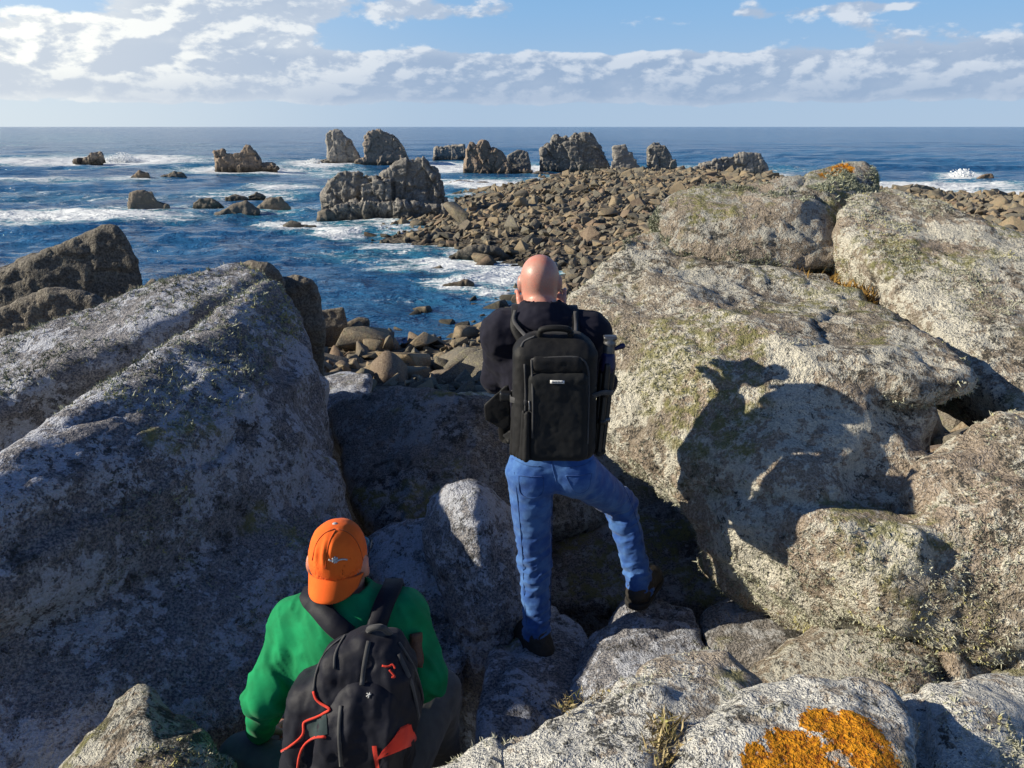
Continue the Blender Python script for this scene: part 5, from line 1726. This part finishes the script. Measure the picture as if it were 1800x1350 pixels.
def patch(name, poly, mat, parent, lift=0.004, nu=7):
    """four-cornered panel laid on the surface: corners in order"""
    (a, b, c, d) = [np.array(q, float) for q in poly]
    V = []
    for i in range(nu):
        for j in range(nu):
            u, v_ = i / (nu - 1), j / (nu - 1)
            q = (a * (1 - u) + b * u) * (1 - v_) + (d * (1 - u) + c * u) * v_
            l, nn = SF2.hit(*q)
            V.append(l + nn * lift if l is not None else V[-1])
    V = np.array(V)
    Vb = V + np.array([0, 0.006, 0])
    F = []
    n1 = nu * nu
    for i in range(nu - 1):
        for j in range(nu - 1):
            q = i * nu + j
            F.append((q, q + 1, q + nu + 1, q + nu)); F.append((n1 + q, n1 + q + nu, n1 + q + nu + 1, n1 + q + 1))
    return wobj(name, np.concatenate([V, Vb]), np.array(F), mat, parent)


for ln, w_ in (([(700, 1150), (722, 1200), (735, 1262)], 0.012), ([(600, 1240), (596, 1290), (600, 1345)], 0.010), ([(648, 1128), (640, 1170), (636, 1205)], 0.012)):
    A_, B_ = SF2.line(ln, 0.002, 5)
    if len(A_) > 3:
        strip('webbing', A_, B_, w_, 0.003, M_WEB, bp)
patch('red_panel', [(660, 1335), (702, 1282), (721, 1272), (732, 1306)], M_RED, bp)
patch('red_panel', [(655, 1310), (662, 1310), (668, 1350), (660, 1350)], M_RED, bp)
patch('mesh_panel', [(540, 1262), (574, 1252), (576, 1290), (536, 1300)], M_TEAL, bp, 0.002)
lgp = None
for ln in ([(672, 1170), (682, 1172), (690, 1168), (694, 1176)], [(684, 1178), (690, 1184), (694, 1190), (688, 1190)]):
    A_, B_ = SF2.line(ln, 0.003)
    if len(A_) > 2:
        strip('emblem', A_, B_, 0.005, 0.002, M_RED, bp)
for ln in ([(645, 1218), (650, 1222)], [(651, 1217), (648, 1227)], [(644, 1224), (653, 1220)]):
    A_, B_ = SF2.line(ln, 0.003, 4)
    if len(A_) > 1:
        strip('emblem', A_, B_, 0.003, 0.001, M_SILVER, bp)
tube('handle', spline([PW2(0.0, 0.03, 0.20), PW2(0.01, 0.0, 0.225), PW2(0.04, 0.0, 0.232), PW2(0.06, 0.03, 0.20)]), 0.009, M_WEB, bp)
SS = Surf(SHIRT)
for ln, w_ in (([(612, 1118), (585, 1095), (562, 1068), (546, 1052)], 0.062), ([(655, 1125), (664, 1092), (676, 1060), (688, 1038)], 0.058)):
    A_, B_ = SS.line(ln, 0.006)
    l2 = A_[-1]
    A_ = np.concatenate([A_, [l2 + np.array([0, 0.04, -0.004]), l2 + np.array([0.0, 0.09, -0.07])]])
    B_ = np.concatenate([B_, [[0, 0, 1.0], [0, 0.8, 0.4]]])
    st = strip('shoulder_strap', A_, B_, w_, 0.012, M_NAVYPACK, bp)
A_, B_ = SS.line([(712, 1108), (744, 1112)], 0.008)
A_, B_ = SS.line([(727, 1112), (730, 1140), (733, 1172)], 0.010)
ls_ = strip('leather_sheath', A_, B_, 0.036, 0.012, M_LEATHER, None)
rebase(ls_, A_[-1])
tag(ls_, 'brown leather strap end hanging on the green top, beside the navy backpack', 'strap')

# ------------------------------------------------------------------ tufted lichen on the boulders, and a little dry growth between them
def tint_mat(name, dark, light, warm, rough=0.9):
    m, N, bs = new_mat(name)
    t = N.n('ShaderNodeAttribute', attribute_name='tint').outputs['Fac']
    c = N.mix(N.ss(t, 0.0, 0.6), dark, light)
    c = N.mix(N.ss(t, 0.75, 1.0), c, warm)
    N.nt.links.new(c, bs.inputs['Base Color'])
    bs.inputs['Roughness'].default_value = rough
    bs.inputs['Specular IOR Level'].default_value = 0.15
    return m


M_TUFT = tint_mat('tufted_lichen', (0.22, 0.22, 0.15), (0.48, 0.48, 0.38), (0.45, 0.42, 0.19))
M_TUFTG = tint_mat('grey_green_lichen', (0.16, 0.165, 0.105), (0.38, 0.40, 0.30), (0.42, 0.40, 0.17))
M_DRY = tint_mat('dry_growth', (0.16, 0.085, 0.02), (0.36, 0.22, 0.06), (0.46, 0.33, 0.13))
M_GRASS = tint_mat('dry_grass', (0.20, 0.15, 0.06), (0.44, 0.36, 0.20), (0.34, 0.33, 0.12))


def blades(P, Nn, r, n, length, width, spread):
    """n thin curved blades at every point"""
    P = np.repeat(P, n, 0); Nn = np.repeat(Nn, n, 0)
    k = len(P)
    d = Nn + spread * r.normal(0, 1, (k, 3)); d /= np.linalg.norm(d, axis=1)[:, None]
    s = np.cross(d, r.normal(0, 1, (k, 3))); s /= np.linalg.norm(s, axis=1)[:, None] + 1e-9
    L = length * (0.5 + r.rand(k))[:, None]
    w = width * (0.6 + 0.8 * r.rand(k))[:, None]
    base = P - Nn * 0.004 + 0.3 * length * r.normal(0, 1, (k, 3))
    bend = 0.35 * L * r.normal(0, 1, (k, 3))
    V = np.stack([base - s * w, base + s * w, base + d * L * 0.6 + bend * 0.3 + s * w * 0.7, base + d * L + bend], 1).reshape(-1, 3)
    i = np.arange(k)[:, None] * 4
    F = np.concatenate([i + [0, 1, 2], i + [0, 2, 3]], 0)
    return V, F


def tufts(o, count, seed, mat, weight, length=0.016, width=0.0028, n=6, scale=2.6, thr=0.1):
    for (ob, v, nn) in ROCKS:
        if ob is o:
            break
    r = np.random.RandomState(seed)
    ok = nn @ np.array([0, -0.75, 0.5]) > -0.25                       # the sides that can be seen
    w = np.clip(fbm(v * scale, 4, seed, gain=0.65) - thr + 0.6 * weight(v, nn), 0, 1) * ok
    w = w / w.sum()
    idx = r.choice(len(v), count, p=w)
    tt = np.clip(0.5 + 0.7 * fbm(v[idx] * 3.0, 2, seed + 3) + r.normal(0, 0.2, count), 0, 1)
    size = 0.6 + 0.8 * r.rand(count)
    V, F = blades(v[idx], nn[idx], r, n, length, width, 0.75)
    me = mesh_np('lichen_tufts', V - np.array(o.location), F, False, mat)
    attr(me, 'tint', np.repeat(tt, n * 4))
    c = link('lichen_tufts', me, parent=o)
    c['kind'] = 'stuff'


tufts(RB, 9000, 1, M_TUFT, lambda v, n: 0.25 - 0.5 * n[:, 2] + 0.3 * (n[:, 0] < -0.2), 0.011, 0.0024)
tufts(US1, 9000, 2, M_TUFTG, lambda v, n: 0.2 - 0.4 * n[:, 2], 0.014, 0.0028)
tufts(US2, 7000, 3, M_TUFT, lambda v, n: 0.2 - 0.2 * n[:, 2], 0.010, 0.0024)
tufts(KN, 900, 4, M_TUFTG, lambda v, n: 0.2, 0.018)
tufts(LB, 7000, 5, M_TUFTG, lambda v, n: 1.2 * (n[:, 2] > 0.55) * (v[:, 1] > 3.0) - 0.25, 0.016)
tufts(FG1, 2500, 6, M_TUFT, lambda v, n: -0.15 + 0.2 * (n[:, 2] < 0.5), 0.011, 0.0018)
tufts(FG2, 2200, 7, M_TUFT, lambda v, n: -0.15 + 0.3 * (n[:, 2] < 0.5), 0.011, 0.0018)
tufts(FG3, 1600, 8, M_TUFT, lambda v, n: 0.0, 0.011, 0.0018)
tufts(FGL, 1200, 9, M_TUFT, lambda v, n: 0.0, 0.010, 0.0018)
tufts(RN, 2500, 10, M_TUFTG, lambda v, n: 0.2, 0.014, 0.0024)
tufts(RS, 300, 11, M_TUFT, lambda v, n: 0.0, 0.010, 0.0018)


def growth(name, label, cat, spots, mat, seed, length, width, n, spread=0.6):
    r = np.random.RandomState(seed)
    P = np.array([at(*s[:3]) for s in spots for _ in range(s[3])])
    P = P + r.normal(0, 1, P.shape) * np.repeat([s[4] for s in spots], [s[3] for s in spots])[:, None] * np.array([1, 0.6, 0.25])
    Nn = np.tile([0, -0.25, 1.0], (len(P), 1))
    V, F = blades(P, Nn, r, n, length, width, spread)
    me = mesh_np(name, V, F, False, mat)
    attr(me, 'tint', np.repeat(r.rand(len(P)), n * 4))
    o = link(name, me)
    rebase(o, [V[:, 0].mean(), V[:, 1].mean(), V[:, 2].min()])
    tag(o, label, cat)


growth('dry_plant', 'rusty brown dry plants growing in the gap under the tufted slab', 'plant', [(1450, 512, 4.50, 60, 0.05), (1490, 520, 4.42, 50, 0.05), (1420, 502, 4.56, 40, 0.05), (1530, 532, 4.30, 30, 0.05)], M_DRY, 21, 0.05, 0.003, 7)
growth('grass_tuft', 'tuft of dry grass in the cleft between the two sunlit foreground boulders', 'grass', [(1165, 1310, 1.42, 30, 0.018), (1150, 1345, 1.37, 36, 0.022), (1175, 1285, 1.46, 18, 0.018)], M_GRASS, 22, 0.030, 0.0011, 7, 0.5)
growth('grass_tuft', 'wispy dry grass along the left end of the sunlit bottom-middle rock', 'grass', [(1040, 1225, 1.67, 14, 0.025), (1000, 1243, 1.64, 14, 0.025)], M_GRASS, 23, 0.018, 0.0012, 5, 0.5)
